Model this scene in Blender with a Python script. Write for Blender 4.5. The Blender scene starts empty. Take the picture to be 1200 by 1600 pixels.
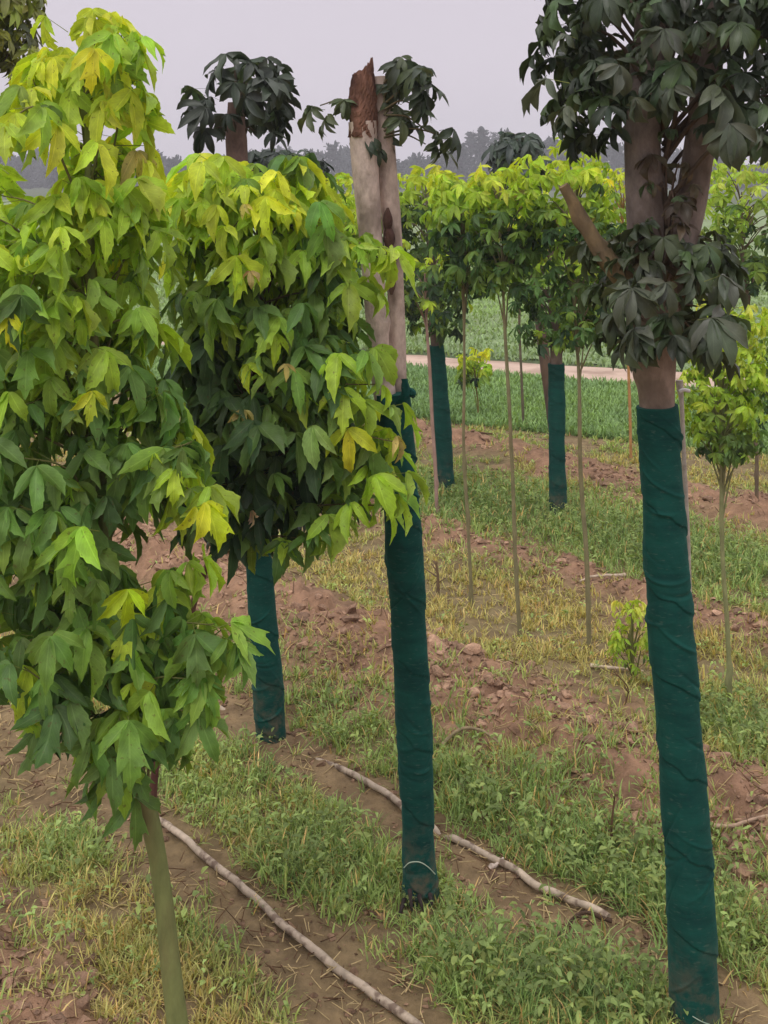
import bpy, math
import numpy as np
from mathutils import Vector

rng = np.random.default_rng(7)
scene = bpy.context.scene
COL = scene.collection

# ------------------------------------------------------------------ camera
CH = 1.65          # eye height
F = 1900.0         # focal length in photo pixels (1200 x 1600)
HY = 275.0         # horizon row
cam_d = bpy.data.cameras.new("camera")
cam = bpy.data.objects.new("camera", cam_d)
COL.objects.link(cam)
cam.location = (0, 0, CH)
cam.rotation_euler = (math.radians(90), 0, 0)
cam_d.sensor_fit = 'VERTICAL'
cam_d.sensor_height = 36.0
cam_d.lens = 36.0 * F / 1600.0
cam_d.shift_y = -(800.0 - HY) / 1600.0
cam_d.clip_start = 0.05
cam_d.clip_end = 2000
scene.camera = cam
scene.render.resolution_x = 768
scene.render.resolution_y = 1024

# ------------------------------------------------------------------ world, sun, exposure
SUN_EL, SUN_AZ = math.radians(58), math.radians(205)
world = bpy.data.worlds.new("World")
scene.world = world
world.use_nodes = True
wn, wl = world.node_tree.nodes, world.node_tree.links
wn.clear()
wo = wn.new('ShaderNodeOutputWorld')
bg = wn.new('ShaderNodeBackground')
sky = wn.new('ShaderNodeTexSky')
sky.sky_type = 'NISHITA'
sky.sun_disc = False
sky.sun_elevation = SUN_EL
sky.sun_rotation = SUN_AZ
sky.air_density = 1.0
sky.dust_density = 4.0
mulsky = wn.new('ShaderNodeVectorMath'); mulsky.operation = 'SCALE'
mulsky.inputs['Scale'].default_value = 0.06
wl.new(sky.outputs['Color'], mulsky.inputs[0])
# overcast layer: lilac grey, brighter towards the zenith, faint cloud structure
tc = wn.new('ShaderNodeTexCoord')
sep = wn.new('ShaderNodeSeparateXYZ')
wl.new(tc.outputs['Generated'], sep.inputs[0])
ramp = wn.new('ShaderNodeValToRGB')
ramp.color_ramp.elements[0].position = 0.0
ramp.color_ramp.elements[0].color = (0.86, 0.785, 0.875, 1)
ramp.color_ramp.elements[1].position = 1.0
ramp.color_ramp.elements[1].color = (1.95, 1.86, 1.90, 1)
e = ramp.color_ramp.elements.new(0.18); e.color = (0.79, 0.72, 0.80, 1)
wl.new(sep.outputs['Z'], ramp.inputs[0])
cn = wn.new('ShaderNodeTexNoise'); cn.inputs['Scale'].default_value = 2.2
cn.inputs['Detail'].default_value = 4
wl.new(tc.outputs['Generated'], cn.inputs['Vector'])
cm = wn.new('ShaderNodeMapRange')
cm.inputs['From Min'].default_value = 0.3; cm.inputs['From Max'].default_value = 0.7
cm.inputs['To Min'].default_value = 0.95; cm.inputs['To Max'].default_value = 1.05
wl.new(cn.outputs['Fac'], cm.inputs['Value'])
cs = wn.new('ShaderNodeVectorMath'); cs.operation = 'SCALE'
wl.new(ramp.outputs['Color'], cs.inputs[0]); wl.new(cm.outputs[0], cs.inputs['Scale'])
mx = wn.new('ShaderNodeMix'); mx.data_type = 'RGBA'; mx.inputs['Factor'].default_value = 0.9
wl.new(mulsky.outputs[0], mx.inputs['A']); wl.new(cs.outputs[0], mx.inputs['B'])
wl.new(mx.outputs['Result'], bg.inputs['Color'])
bg.inputs['Strength'].default_value = 1.0
wl.new(bg.outputs[0], wo.inputs['Surface'])

sun_d = bpy.data.lights.new("sun", 'SUN')
sun_d.energy = 1.1
sun_d.angle = math.radians(25)
sun_d.color = (1.0, 0.97, 0.92)
sun = bpy.data.objects.new("sun", sun_d)
COL.objects.link(sun)
_sd = Vector((math.sin(SUN_AZ) * math.cos(SUN_EL), math.cos(SUN_AZ) * math.cos(SUN_EL), math.sin(SUN_EL)))
sun.rotation_euler = _sd.to_track_quat('Z', 'Y').to_euler()

scene.view_settings.view_transform = 'Standard'
scene.view_settings.look = 'None'
scene.view_settings.exposure = 0.0
scene.view_settings.gamma = 1.0
scene.render.engine = 'CYCLES'

# ------------------------------------------------------------------ helpers
def lin(r, g, b, k=1.0):
    return np.array([(((c / 255.0) + 0.055) / 1.055) ** 2.4 * k if c > 10 else c / 255.0 / 12.92 * k for c in (r, g, b)])

def at(px, py, Y):
    return np.array([(px - 600.0) / F * Y, Y, CH - (py - HY) / F * Y])

def gnd(px, py):
    Y = F * CH / (py - HY)
    return at(px, py, Y)

def norm(v):
    return v / np.maximum(np.linalg.norm(v, axis=-1, keepdims=True), 1e-9)

def hash2(ix, iy, seed):
    h = (ix.astype(np.int64) * 374761393 + iy.astype(np.int64) * 668265263 + seed * 1442695041) & 0xffffffff
    h = ((h ^ (h >> 13)) * 1274126177) & 0xffffffff
    return ((h ^ (h >> 16)) & 0xffff) / 65535.0

def vnoise(x, y, seed=0):
    x = np.asarray(x, float); y = np.asarray(y, float)
    ix, iy = np.floor(x), np.floor(y)
    fx, fy = x - ix, y - iy
    fx = fx * fx * (3 - 2 * fx); fy = fy * fy * (3 - 2 * fy)
    a = hash2(ix, iy, seed); b = hash2(ix + 1, iy, seed)
    c = hash2(ix, iy + 1, seed); d = hash2(ix + 1, iy + 1, seed)
    return (a * (1 - fx) + b * fx) * (1 - fy) + (c * (1 - fx) + d * fx) * fy

def fbm(x, y, seed=0, o=4):
    s = 0; a = 0.5; f = 1.0; t = 0
    for i in range(o):
        s = s + a * vnoise(x * f, y * f, seed + i * 17); t += a
        a *= 0.5; f *= 2.03
    return s / t

def smooth(e0, e1, x):
    t = np.clip((x - e0) / (e1 - e0), 0, 1)
    return t * t * (3 - 2 * t)

def link(o, parent=None):
    COL.objects.link(o)
    if parent is not None:
        o.parent = parent
    return o

def build(name, chunks, mat, parent=None, smooth_shade=True, origin=None):
    """chunks: (V, faces (m,k), colour (n,3) or (3,), uv (n,2) or None) -> ONE mesh object"""
    Vs, Cs, Us, LI, LT = [], [], [], [], []
    off = 0
    for ch in chunks:
        V, Fc = ch[0], ch[1]
        C = ch[2] if len(ch) > 2 and ch[2] is not None else np.array([.5, .5, .5])
        U = ch[3] if len(ch) > 3 and ch[3] is not None else np.zeros((len(V), 2))
        if C.ndim == 1:
            C = np.repeat(C[None, :], len(V), 0)
        Vs.append(V); Cs.append(C); Us.append(U)
        LI.append((Fc + off).ravel()); LT.append(np.full(len(Fc), Fc.shape[1]))
        off += len(V)
    V = np.concatenate(Vs); C = np.concatenate(Cs); U = np.concatenate(Us)
    LI = np.concatenate(LI).astype(np.int32); LT = np.concatenate(LT).astype(np.int32)
    if parent is not None:
        V = V - np.array(parent.location)[None, :]
    elif origin is not None:
        V = V - np.array(origin)[None, :]
    me = bpy.data.meshes.new(name)
    me.vertices.add(len(V)); me.vertices.foreach_set('co', V.astype(np.float32).ravel())
    me.loops.add(len(LI)); me.loops.foreach_set('vertex_index', LI)
    me.polygons.add(len(LT))
    me.polygons.foreach_set('loop_start', np.concatenate([[0], np.cumsum(LT)[:-1]]).astype(np.int32))
    me.update(calc_edges=True)
    me.polygons.foreach_set('use_smooth', np.full(len(LT), smooth_shade))
    ca = me.color_attributes.new('Col', 'FLOAT_COLOR', 'POINT')
    ca.data.foreach_set('color', np.concatenate([C, np.ones((len(C), 1))], 1).astype(np.float32).ravel())
    uvl = me.uv_layers.new(name='UVMap')
    uvl.data.foreach_set('uv', U[LI].astype(np.float32).ravel())
    me.validate()
    o = bpy.data.objects.new(name, me)
    me.materials.append(mat)
    link(o, parent)
    if parent is None and origin is not None:
        o.location = origin
    return o

def tag(o, label, cat, group=None, kind=None):
    o['label'] = label; o['category'] = cat
    if group: o['group'] = group
    if kind: o['kind'] = kind
    return o

def thing(name, loc, label, cat, group=None):
    o = bpy.data.objects.new(name, None)
    o.empty_display_size = 0.1
    o.location = tuple(float(c) for c in loc)
    link(o)
    return tag(o, label, cat, group)

# ------------------------------------------------------------------ materials
def new_mat(name):
    m = bpy.data.materials.new(name); m.use_nodes = True
    n = m.node_tree.nodes; n.clear()
    out = n.new('ShaderNodeOutputMaterial')
    return m, n, m.node_tree.links, out

def math_node(n, l, op, a, b=None, c=None):
    nd = n.new('ShaderNodeMath'); nd.operation = op
    for i, v in enumerate((a, b, c)):
        if v is None: continue
        if isinstance(v, (int, float)): nd.inputs[i].default_value = v
        else: l.new(v, nd.inputs[i])
    return nd.outputs[0]

def leaf_mat(name, rough=0.5, trans=0.3, spec=0.4, vein=0.5, speck=0.0):
    m, n, l, out = new_mat(name)
    att = n.new('ShaderNodeAttribute'); att.attribute_name = 'Col'
    uv = n.new('ShaderNodeUVMap')
    sp = n.new('ShaderNodeSeparateXYZ'); l.new(uv.outputs[0], sp.inputs[0])
    ax = math_node(n, l, 'ABSOLUTE', sp.outputs[0])                # 0 midrib .. 1 margin
    mid = math_node(n, l, 'LESS_THAN', ax, 0.07)
    k = math_node(n, l, 'SUBTRACT', math_node(n, l, 'MULTIPLY', sp.outputs[1], 9.0), math_node(n, l, 'MULTIPLY', ax, 2.6))
    fr = math_node(n, l, 'FRACT', k)
    side = math_node(n, l, 'LESS_THAN', fr, 0.13)
    vn = math_node(n, l, 'MAXIMUM', mid, math_node(n, l, 'MULTIPLY', side, 0.5))
    marg = math_node(n, l, 'MULTIPLY', math_node(n, l, 'GREATER_THAN', ax, 0.9), 0.45)
    vf = math_node(n, l, 'MULTIPLY', math_node(n, l, 'MAXIMUM', vn, marg), vein)
    geo = n.new('ShaderNodeNewGeometry')
    ns = n.new('ShaderNodeTexNoise'); ns.inputs['Scale'].default_value = 45; ns.inputs['Detail'].default_value = 3
    l.new(geo.outputs['Position'], ns.inputs['Vector'])
    var = n.new('ShaderNodeMapRange'); var.inputs['From Min'].default_value = .3; var.inputs['From Max'].default_value = .7
    var.inputs['To Min'].default_value = 0.78; var.inputs['To Max'].default_value = 1.2
    l.new(ns.outputs['Fac'], var.inputs['Value'])
    sc = n.new('ShaderNodeVectorMath'); sc.operation = 'SCALE'
    l.new(att.outputs['Color'], sc.inputs[0]); l.new(var.outputs[0], sc.inputs['Scale'])
    pale = n.new('ShaderNodeMix'); pale.data_type = 'RGBA'
    pv = n.new('ShaderNodeVectorMath'); pv.operation = 'MULTIPLY_ADD'
    pv.inputs[1].default_value = (1.5, 1.4, 1.5); pv.inputs[2].default_value = (.05, .06, .035)
    l.new(sc.outputs[0], pv.inputs[0])
    l.new(vf, pale.inputs['Factor']); l.new(sc.outputs[0], pale.inputs['A']); l.new(pv.outputs[0], pale.inputs['B'])
    colr = pale.outputs['Result']
    if speck > 0:
        n2 = n.new('ShaderNodeTexNoise'); n2.inputs['Scale'].default_value = 130; n2.inputs['Detail'].default_value = 2
        l.new(geo.outputs['Position'], n2.inputs['Vector'])
        th = math_node(n, l, 'MULTIPLY', math_node(n, l, 'GREATER_THAN', n2.outputs['Fac'], 0.68), speck)
        bm = n.new('ShaderNodeMix'); bm.data_type = 'RGBA'
        l.new(th, bm.inputs['Factor']); l.new(colr, bm.inputs['A']); bm.inputs['B'].default_value = (.12, .07, .02, 1)
        colr = bm.outputs['Result']
    b = n.new('ShaderNodeBsdfPrincipled')
    b.inputs['Roughness'].default_value = rough
    b.inputs['Specular IOR Level'].default_value = spec
    l.new(colr, b.inputs['Base Color'])
    bump = n.new('ShaderNodeBump'); bump.inputs['Strength'].default_value = 0.35; bump.inputs['Distance'].default_value = 0.002
    bh = math_node(n, l, 'SUBTRACT', ns.outputs['Fac'], vn)
    l.new(bh, bump.inputs['Height']); l.new(bump.outputs[0], b.inputs['Normal'])
    t = n.new('ShaderNodeBsdfTranslucent')
    tcol = n.new('ShaderNodeVectorMath'); tcol.operation = 'MULTIPLY'; tcol.inputs[1].default_value = (1.2, 1.15, .55)
    l.new(colr, tcol.inputs[0]); l.new(tcol.outputs[0], t.inputs['Color'])
    mixs = n.new('ShaderNodeMixShader'); mixs.inputs[0].default_value = trans
    l.new(b.outputs[0], mixs.inputs[1]); l.new(t.outputs[0], mixs.inputs[2])
    l.new(mixs.outputs[0], out.inputs['Surface'])
    return m

def rough_mat(name, scale=30, lo=.6, hi=1.35, bump=.5, dist=.004, rough=.9, stretch=(1, 1, 1), tint=None, tint_scale=6, tint_amt=.6, spec=.2):
    """vertex colour x procedural noise, optional second tone in patches, with bump"""
    m, n, l, out = new_mat(name)
    att = n.new('ShaderNodeAttribute'); att.attribute_name = 'Col'
    tcx = n.new('ShaderNodeTexCoord')
    mp = n.new('ShaderNodeMapping'); mp.inputs['Scale'].default_value = stretch
    l.new(tcx.outputs['Object'], mp.inputs[0])
    ns = n.new('ShaderNodeTexNoise'); ns.inputs['Scale'].default_value = scale
    ns.inputs['Detail'].default_value = 8; ns.inputs['Roughness'].default_value = .65
    l.new(mp.outputs[0], ns.inputs['Vector'])
    mr = n.new('ShaderNodeMapRange'); mr.inputs['From Min'].default_value = .3; mr.inputs['From Max'].default_value = .7
    mr.inputs['To Min'].default_value = lo; mr.inputs['To Max'].default_value = hi
    l.new(ns.outputs['Fac'], mr.inputs['Value'])
    sc = n.new('ShaderNodeVectorMath'); sc.operation = 'SCALE'
    l.new(att.outputs['Color'], sc.inputs[0]); l.new(mr.outputs[0], sc.inputs['Scale'])
    colr = sc.outputs[0]
    if tint is not None:
        n2 = n.new('ShaderNodeTexNoise'); n2.inputs['Scale'].default_value = tint_scale; n2.inputs['Detail'].default_value = 6
        l.new(mp.outputs[0], n2.inputs['Vector'])
        r2 = n.new('ShaderNodeMapRange'); r2.inputs['From Min'].default_value = .5; r2.inputs['From Max'].default_value = .62
        r2.inputs['To Max'].default_value = tint_amt
        l.new(n2.outputs['Fac'], r2.inputs['Value'])
        mm = n.new('ShaderNodeMix'); mm.data_type = 'RGBA'
        l.new(r2.outputs[0], mm.inputs['Factor']); l.new(colr, mm.inputs['A']); mm.inputs['B'].default_value = (*tint, 1)
        colr = mm.outputs['Result']
    b = n.new('ShaderNodeBsdfPrincipled'); b.inputs['Roughness'].default_value = rough
    b.inputs['Specular IOR Level'].default_value = spec
    l.new(colr, b.inputs['Base Color'])
    bp = n.new('ShaderNodeBump'); bp.inputs['Strength'].default_value = bump; bp.inputs['Distance'].default_value = dist
    l.new(ns.outputs['Fac'], bp.inputs['Height']); l.new(bp.outputs[0], b.inputs['Normal'])
    l.new(b.outputs[0], out.inputs['Surface'])
    return m

def cloth_mat():
    m, n, l, out = new_mat('shade_net_cloth')
    uv = n.new('ShaderNodeUVMap')
    geo = n.new('ShaderNodeNewGeometry')
    mp = n.new('ShaderNodeMapping'); mp.inputs['Scale'].default_value = (1, 1, 4)
    l.new(geo.outputs['Position'], mp.inputs[0])
    ns = n.new('ShaderNodeTexNoise'); ns.inputs['Scale'].default_value = 9; ns.inputs['Detail'].default_value = 8
    ns.inputs['Roughness'].default_value = .7
    l.new(mp.outputs[0], ns.inputs['Vector'])
    cr = n.new('ShaderNodeValToRGB')
    cr.color_ramp.elements[0].position = .3; cr.color_ramp.elements[0].color = (*lin(8, 52, 48), 1)
    cr.color_ramp.elements[1].position = .75; cr.color_ramp.elements[1].color = (*lin(22, 80, 70), 1)
    l.new(ns.outputs['Fac'], cr.inputs[0])
    # pale dust and worn specks
    n3 = n.new('ShaderNodeTexNoise'); n3.inputs['Scale'].default_value = 60; n3.inputs['Detail'].default_value = 5
    l.new(mp.outputs[0], n3.inputs['Vector'])
    sp = n.new('ShaderNodeMapRange'); sp.inputs['From Min'].default_value = .6; sp.inputs['From Max'].default_value = .8
    sp.inputs['To Max'].default_value = .3
    l.new(n3.outputs['Fac'], sp.inputs['Value'])
    mm = n.new('ShaderNodeMix'); mm.data_type = 'RGBA'
    l.new(sp.outputs[0], mm.inputs['Factor']); l.new(cr.outputs[0], mm.inputs['A']); mm.inputs['B'].default_value = (*lin(120, 130, 115), 1)
    sz = n.new('ShaderNodeSeparateXYZ'); l.new(geo.outputs['Position'], sz.inputs[0])
    n4 = n.new('ShaderNodeTexNoise'); n4.inputs['Scale'].default_value = 26; n4.inputs['Detail'].default_value = 7
    n4.inputs['Roughness'].default_value = .7; l.new(geo.outputs['Position'], n4.inputs['Vector'])
    mudn = n.new('ShaderNodeMapRange'); mudn.inputs['From Min'].default_value = .44; mudn.inputs['From Max'].default_value = .62
    l.new(n4.outputs['Fac'], mudn.inputs['Value'])
    mz = n.new('ShaderNodeMapRange'); mz.inputs['From Min'].default_value = .02; mz.inputs['From Max'].default_value = .22
    mz.inputs['To Min'].default_value = .7; mz.inputs['To Max'].default_value = 0.0
    l.new(sz.outputs[2], mz.inputs['Value'])
    mud = n.new('ShaderNodeMix'); mud.data_type = 'RGBA'
    l.new(math_node(n, l, 'MULTIPLY', mz.outputs[0], mudn.outputs[0]), mud.inputs['Factor'])
    l.new(mm.outputs['Result'], mud.inputs['A']); mud.inputs['B'].default_value = (*lin(110, 92, 74), 1)
    # weave
    wv = n.new('ShaderNodeTexWave'); wv.bands_direction = 'Y'; wv.inputs['Scale'].default_value = 300
    wv.inputs['Distortion'].default_value = 3.0; wv.inputs['Detail'].default_value = 2
    l.new(uv.outputs[0], wv.inputs['Vector'])
    b = n.new('ShaderNodeBsdfPrincipled'); b.inputs['Roughness'].default_value = .85
    b.inputs['Specular IOR Level'].default_value = .15
    b.inputs['Sheen Weight'].default_value = .12; b.inputs['Sheen Roughness'].default_value = .4
    b.inputs['Sheen Tint'].default_value = (*lin(120, 200, 180), 1)
    l.new(mud.outputs['Result'], b.inputs['Base Color'])
    add = math_node(n, l, 'ADD', math_node(n, l, 'MULTIPLY', wv.outputs['Fac'], .06), ns.outputs['Fac'])
    bp = n.new('ShaderNodeBump'); bp.inputs['Strength'].default_value = .6; bp.inputs['Distance'].default_value = .003
    l.new(add, bp.inputs['Height']); l.new(bp.outputs[0], b.inputs['Normal'])
    l.new(b.outputs[0], out.inputs['Surface'])
    return m

M = {}
M['leaf'] = leaf_mat('golden_leaf', rough=.48, trans=.42, spec=.35, speck=.5)
M['leaf_dark'] = leaf_mat('dark_palmate_leaf', rough=.42, trans=.2, spec=.45, vein=.25)
M['grass'] = leaf_mat('grass_blade', rough=.6, trans=.3, spec=.25, vein=.1)
M['straw'] = rough_mat('straw', 60, .8, 1.2, .2)
M['bark'] = rough_mat('smooth_bark', 34, .62, 1.28, 1.0, .006, .85, (1, 1, .6), tint=tuple(lin(92, 80, 68)), tint_scale=16, tint_amt=.55)
M['bark_young'] = rough_mat('young_bark', 45, .75, 1.25, .5, .002, .8, (1, 1, .35), tint=tuple(lin(120, 95, 70)), tint_scale=9, tint_amt=.4)
M['rot'] = rough_mat('rotten_wood', 40, .45, 1.5, 1.0, .01, .95, (1, 1, .35), tint=tuple(lin(66, 42, 36)), tint_scale=22, tint_amt=.8)
M['cloth'] = cloth_mat()
M['pipe'] = rough_mat('dusty_pipe', 22, .6, 1.3, .5, .002, .75, (1, 1, 1), tint=tuple(lin(86, 66, 54)), tint_scale=34, tint_amt=.75)
M['twig'] = rough_mat('dry_twig', 50, .7, 1.3, .5, .002)
M['clod'] = rough_mat('soil_clod', 60, .55, 1.4, 1.0, .010, .95)
M['ground'] = rough_mat('soil', 18, .62, 1.35, .9, .02, .95, (1, 1, 1), tint=tuple(lin(84, 66, 50)), tint_scale=7, tint_amt=.35)
M['path'] = rough_mat('path_sand', 3, .8, 1.15, .8, .03, .95, (1, 1, 1), tint=tuple(lin(128, 104, 88)), tint_scale=1.8, tint_amt=.5)
M['field'] = rough_mat('field_soil', 2.2, .7, 1.3, .6, .05, .95, (1, 1, 1), tint=tuple(lin(92, 96, 62)), tint_scale=.6, tint_amt=.4)
M['thread'] = rough_mat('loose_thread', 50, .9, 1.1, .1)

# ------------------------------------------------------------------ ground shape
RU = lambda x, y: .75 * x + .66 * y                 # distance across the planting rows
def row_u(x, y):
    return RU(x, y) + .10 * (fbm(x * 2.1 + 5, y * 2.1, 3, 3) - .5)

def soil_mask(x, y):
    """bare soil 0..1 (rows of turned earth, soil along the pipes)"""
    u = row_u(x, y)
    g = lambda c, w: np.exp(-((u - c) / w) ** 2)
    pat = fbm(x * 1.7, y * 1.7, 41, 3)
    s = 1.1 * g(.98, .27) + .85 * g(1.60, .12) * smooth(.25, .5, pat + .18) + .75 * g(2.10, .10) * smooth(.2, .5, pat + .1)
    s = s + 1.4 * g(2.72, .31)
    s = s + 1.1 * g(3.87, .17) * smooth(.40, .56, pat + .28 * np.exp(-((x - .62) / .4) ** 2) + .2 * np.exp(-((x - 1.35) / .5) ** 2))
    s = s + 1.1 * g(5.28, .22) * smooth(.3, .55, pat + .2 * smooth(.6, 1.2, x))
    s = s + .55 * g(6.1, .15) * smooth(.45, .6, pat)
    s = s + .45 * g(2.45, .14) * smooth(.0, .3, x) + .6 * smooth(.54, .66, fbm(x * 3.1, y * 3.1, 77, 3)) + .8 * np.exp(-((RU(x, y) - 1.55) / .12) ** 2) + .8 * np.exp(-((RU(x, y) - 2.07) / .10) ** 2)
    return np.clip(s, 0, 1)

def red_mask(x, y):
    u = row_u(x, y)
    g = lambda c, w: np.exp(-((u - c) / w) ** 2)
    return np.clip(g(1.0, .3) + g(2.72, .42) + g(3.87, .3) + g(5.28, .4), 0, 1)

def height(x, y):
    x = np.asarray(x, float); y = np.asarray(y, float)
    u = row_u(x, y)
    g = lambda c, w: np.exp(-((u - c) / w) ** 2)
    near = smooth(9.8, 8.5, y + .5 * x) * smooth(13, 9, y) * smooth(9, 5, np.abs(x))
    h = .035 * g(1.02, .2) + .08 * g(2.72, .24) + .04 * g(3.87, .18) + .05 * g(5.28, .22)
    s = soil_mask(x, y)
    rough = (fbm(x * 9, y * 9, 11, 4) - .5) * (.012 + .11 * s * red_mask(x, y)) + (fbm(x * 28, y * 28, 23, 3) - .5) * (.006 + .016 * s + .022 * s * red_mask(x, y))
    return (h + rough + (fbm(x * 1.2, y * 1.2, 5, 2) - .5) * .03) * near

def hz(x, y):
    return float(height(np.array([x]), np.array([y]))[0])

VV = lambda x, y: y + .5 * x                        # distance across the field edge
FIELD0, PATH0, PATH1 = 8.35, 10.5, 11.35

def axis(dense_lo, dense_hi, n, far):
    d = np.linspace(dense_lo, dense_hi, n)
    a = dense_lo - np.geomspace(.3, far + dense_lo, 14)[::-1]
    b = dense_hi + np.geomspace(.3, far - dense_hi, 14)
    return np.concatenate([a, d, b])

xs = axis(-3.4, 4.2, 420, 300)
ys = np.concatenate([-np.geomspace(.6, 30, 8)[::-1], np.linspace(-.3, 1.3, 12), 1.35 * (13 / 1.35) ** np.linspace(0, 1, 420), 13 + np.geomspace(.5, 290, 18)])
GX, GY = np.meshgrid(xs, ys)
GZ = height(GX, GY)
nx, ny = len(xs), len(ys)
idx = np.arange(nx * ny).reshape(ny, nx)
FQ = np.stack([idx[:-1, :-1], idx[:-1, 1:], idx[1:, 1:], idx[1:, :-1]], -1).reshape(-1, 4)
gv = np.stack([GX, GY, GZ], -1).reshape(-1, 3)
S = soil_mask(gv[:, 0], gv[:, 1])[:, None]; Rm = red_mask(gv[:, 0], gv[:, 1])[:, None]
red = lin(150, 118, 94); brown = lin(128, 110, 80); moss = lin(126, 112, 80); crop = lin(78, 92, 62)
gc = (red * Rm + brown * (1 - Rm)) * S + moss * (1 - S)
fld = smooth(8.2, 8.6, VV(gv[:, 0], gv[:, 1]) + .3 * (fbm(gv[:, 0] * 3, gv[:, 1] * 3, 9, 2) - .5))[:, None]
gc = gc * (1 - fld) + crop * fld
ground = build('ground', [(gv, FQ, gc)], M['ground'])
tag(ground, 'rough weedy ground with rows of reddish turned soil between the trees', 'ground', kind='structure')

def sheet(name, vlo, vhi, x0, x1, nx_, nv_, z, col, mat, edge=.12, seed=1):
    u = np.linspace(0, 1, nv_); X = np.linspace(x0, x1, nx_)
    XX, UU = np.meshgrid(X, u)
    lo = vlo + edge * (fbm(X * 1.3, X * 0, seed, 3) - .5) * 2
    hi = vhi + edge * (fbm(X * 1.3, X * 0 + 9, seed + 5, 3) - .5) * 2
    V_ = lo[None, :] * (1 - UU) + hi[None, :] * UU
    YY = V_ - .5 * XX
    ZZ = z + .014 * fbm(XX * 2, YY * 2, seed + 8, 3) * np.minimum(1, 4 * UU * (1 - UU))
    i = np.arange(nx_ * nv_).reshape(nv_, nx_)
    fq = np.stack([i[:-1, :-1], i[:-1, 1:], i[1:, 1:], i[1:, :-1]], -1).reshape(-1, 4)
    return build(name, [(np.stack([XX, YY, ZZ], -1).reshape(-1, 3), fq, col)], mat)

path = sheet('dirt_path', PATH0, PATH1, -14, 14, 300, 24, .006, lin(186, 163, 146), M['path'], .16, 31)
tag(path, 'pale sandy dirt path crossing behind the tree rows between two green fields', 'path', kind='structure')
far_field = sheet('field', 11.55, 70, -30, 40, 60, 60, .010, lin(120, 138, 96), M['field'], .1, 51)  # sheet colour kept pale, some haze painted into it
tag(far_field, 'green crop field beyond the sandy path', 'field', kind='structure')

# ------------------------------------------------------------------ mesh pieces
def tube(P, R, n=16, rad=None, cap=True, col=None):
    """P (k,3), R (k,), rad(theta, s) -> extra radius in metres"""
    P = np.asarray(P, float); R = np.asarray(R, float)
    k = len(P)
    T = norm(np.gradient(P, axis=0))
    ref = np.array([0, 1.0, 0]) if abs(T[0][1]) < .8 else np.array([1.0, 0, 0])
    A = norm(np.cross(np.repeat(ref[None], k, 0), T)); B = np.cross(T, A)
    th = np.linspace(0, 2 * math.pi, n, endpoint=False)
    L = np.concatenate([[0], np.cumsum(np.linalg.norm(np.diff(P, axis=0), axis=1))])
    TH, LL = np.meshgrid(th, L)
    rr = R[:, None] + (rad(TH, LL) if rad else 0)
    V = P[:, None, :] + rr[..., None] * (np.cos(TH)[..., None] * A[:, None, :] + np.sin(TH)[..., None] * B[:, None, :])
    i = np.arange(k * n).reshape(k, n); j = np.roll(i, -1, 1)
    fq = np.stack([i[:-1], j[:-1], j[1:], i[1:]], -1).reshape(-1, 4)
    V = V.reshape(-1, 3)
    uv = np.stack([TH / 6.283, LL], -1).reshape(-1, 2)
    if col is None: col = np.array([.3, .3, .3])
    out = [(V, fq, col, uv)]
    if cap:
        for e in (0, -1):
            c = P[e]; ring = V.reshape(k, n, 3)[e]
            vv = np.concatenate([ring, c[None]])
            f = np.stack([np.arange(n), np.roll(np.arange(n), -1), np.full(n, n)], -1)
            if e == 0: f = f[:, ::-1]
            out.append((vv, f, col if np.ndim(col) == 1 else col.reshape(k, n, 3)[e][0]))
    return out

def spline(pts, n):
    """Catmull-Rom through control points"""
    p = np.asarray(pts, float); p = np.concatenate([[2 * p[0] - p[1]], p, [2 * p[-1] - p[-2]]])
    m = len(p) - 3
    t = np.linspace(0, m - 1e-6, n); i = t.astype(int); f = (t - i)[:, None]
    a, b, c, d = p[i], p[i + 1], p[i + 2], p[i + 3]
    return .5 * ((2 * b) + (-a + c) * f + (2 * a - 5 * b + 4 * c - d) * f ** 2 + (-a + 3 * b - 3 * c + d) * f ** 3)

def bark_rad(amp, seed, knots=3, L=1.0):
    r = np.random.default_rng(seed)
    ks = [(r.uniform(0, 6.28), r.uniform(0, L), r.uniform(.012, .03), r.uniform(.003, .008)) for _ in range(knots)]
    def f(th, s):
        o = amp * (fbm(np.cos(th) * 2 + s * 5 + seed, np.sin(th) * 2 + s * 3, seed, 4) - .5) * 2
        for (t0, s0, w, h) in ks:
            dt = np.angle(np.exp(1j * (th - t0))) * .035
            o = o + h * np.exp(-(dt ** 2 + (s - s0) ** 2) / w ** 2)
        return o
    return f

def wrap_rad(seed, L, amp=1.0):
    """creases, sags and the helical overlap of a wound strip of net cloth"""
    r = np.random.default_rng(seed)
    cr = [(r.uniform(0, 6.28), r.uniform(.02, L - .02), r.normal(0, .03), r.uniform(.5, 1.7), r.uniform(.0022, .005), r.uniform(.0015, .0042) * r.choice([1, 1, -1])) for _ in range(int(34 * L))]
    pitch = r.uniform(.13, .17)
    def f(th, s):
        o = .0022 * (fbm(np.cos(th) * 1.3 + s * 11 + seed, np.sin(th) * 1.3 + s * 9, seed, 4) - .5) * 2
        ph = (s + th / 6.283 * pitch + .012 * (vnoise(np.cos(th) * 2 + 9, np.sin(th) * 2 + s * 4, seed) - .5)) / pitch
        o = o + .0030 * (1 - (ph - np.floor(ph)))
        for (t0, s0, sl, ex, w, h) in cr:
            dt = np.angle(np.exp(1j * (th - t0)))
            c = s0 + sl * dt + .006 * dt * dt
            o = o + amp * h * np.exp(-((s - c) / w) ** 2) * np.exp(-(dt / ex) ** 2)
        return o
    return f

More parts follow.
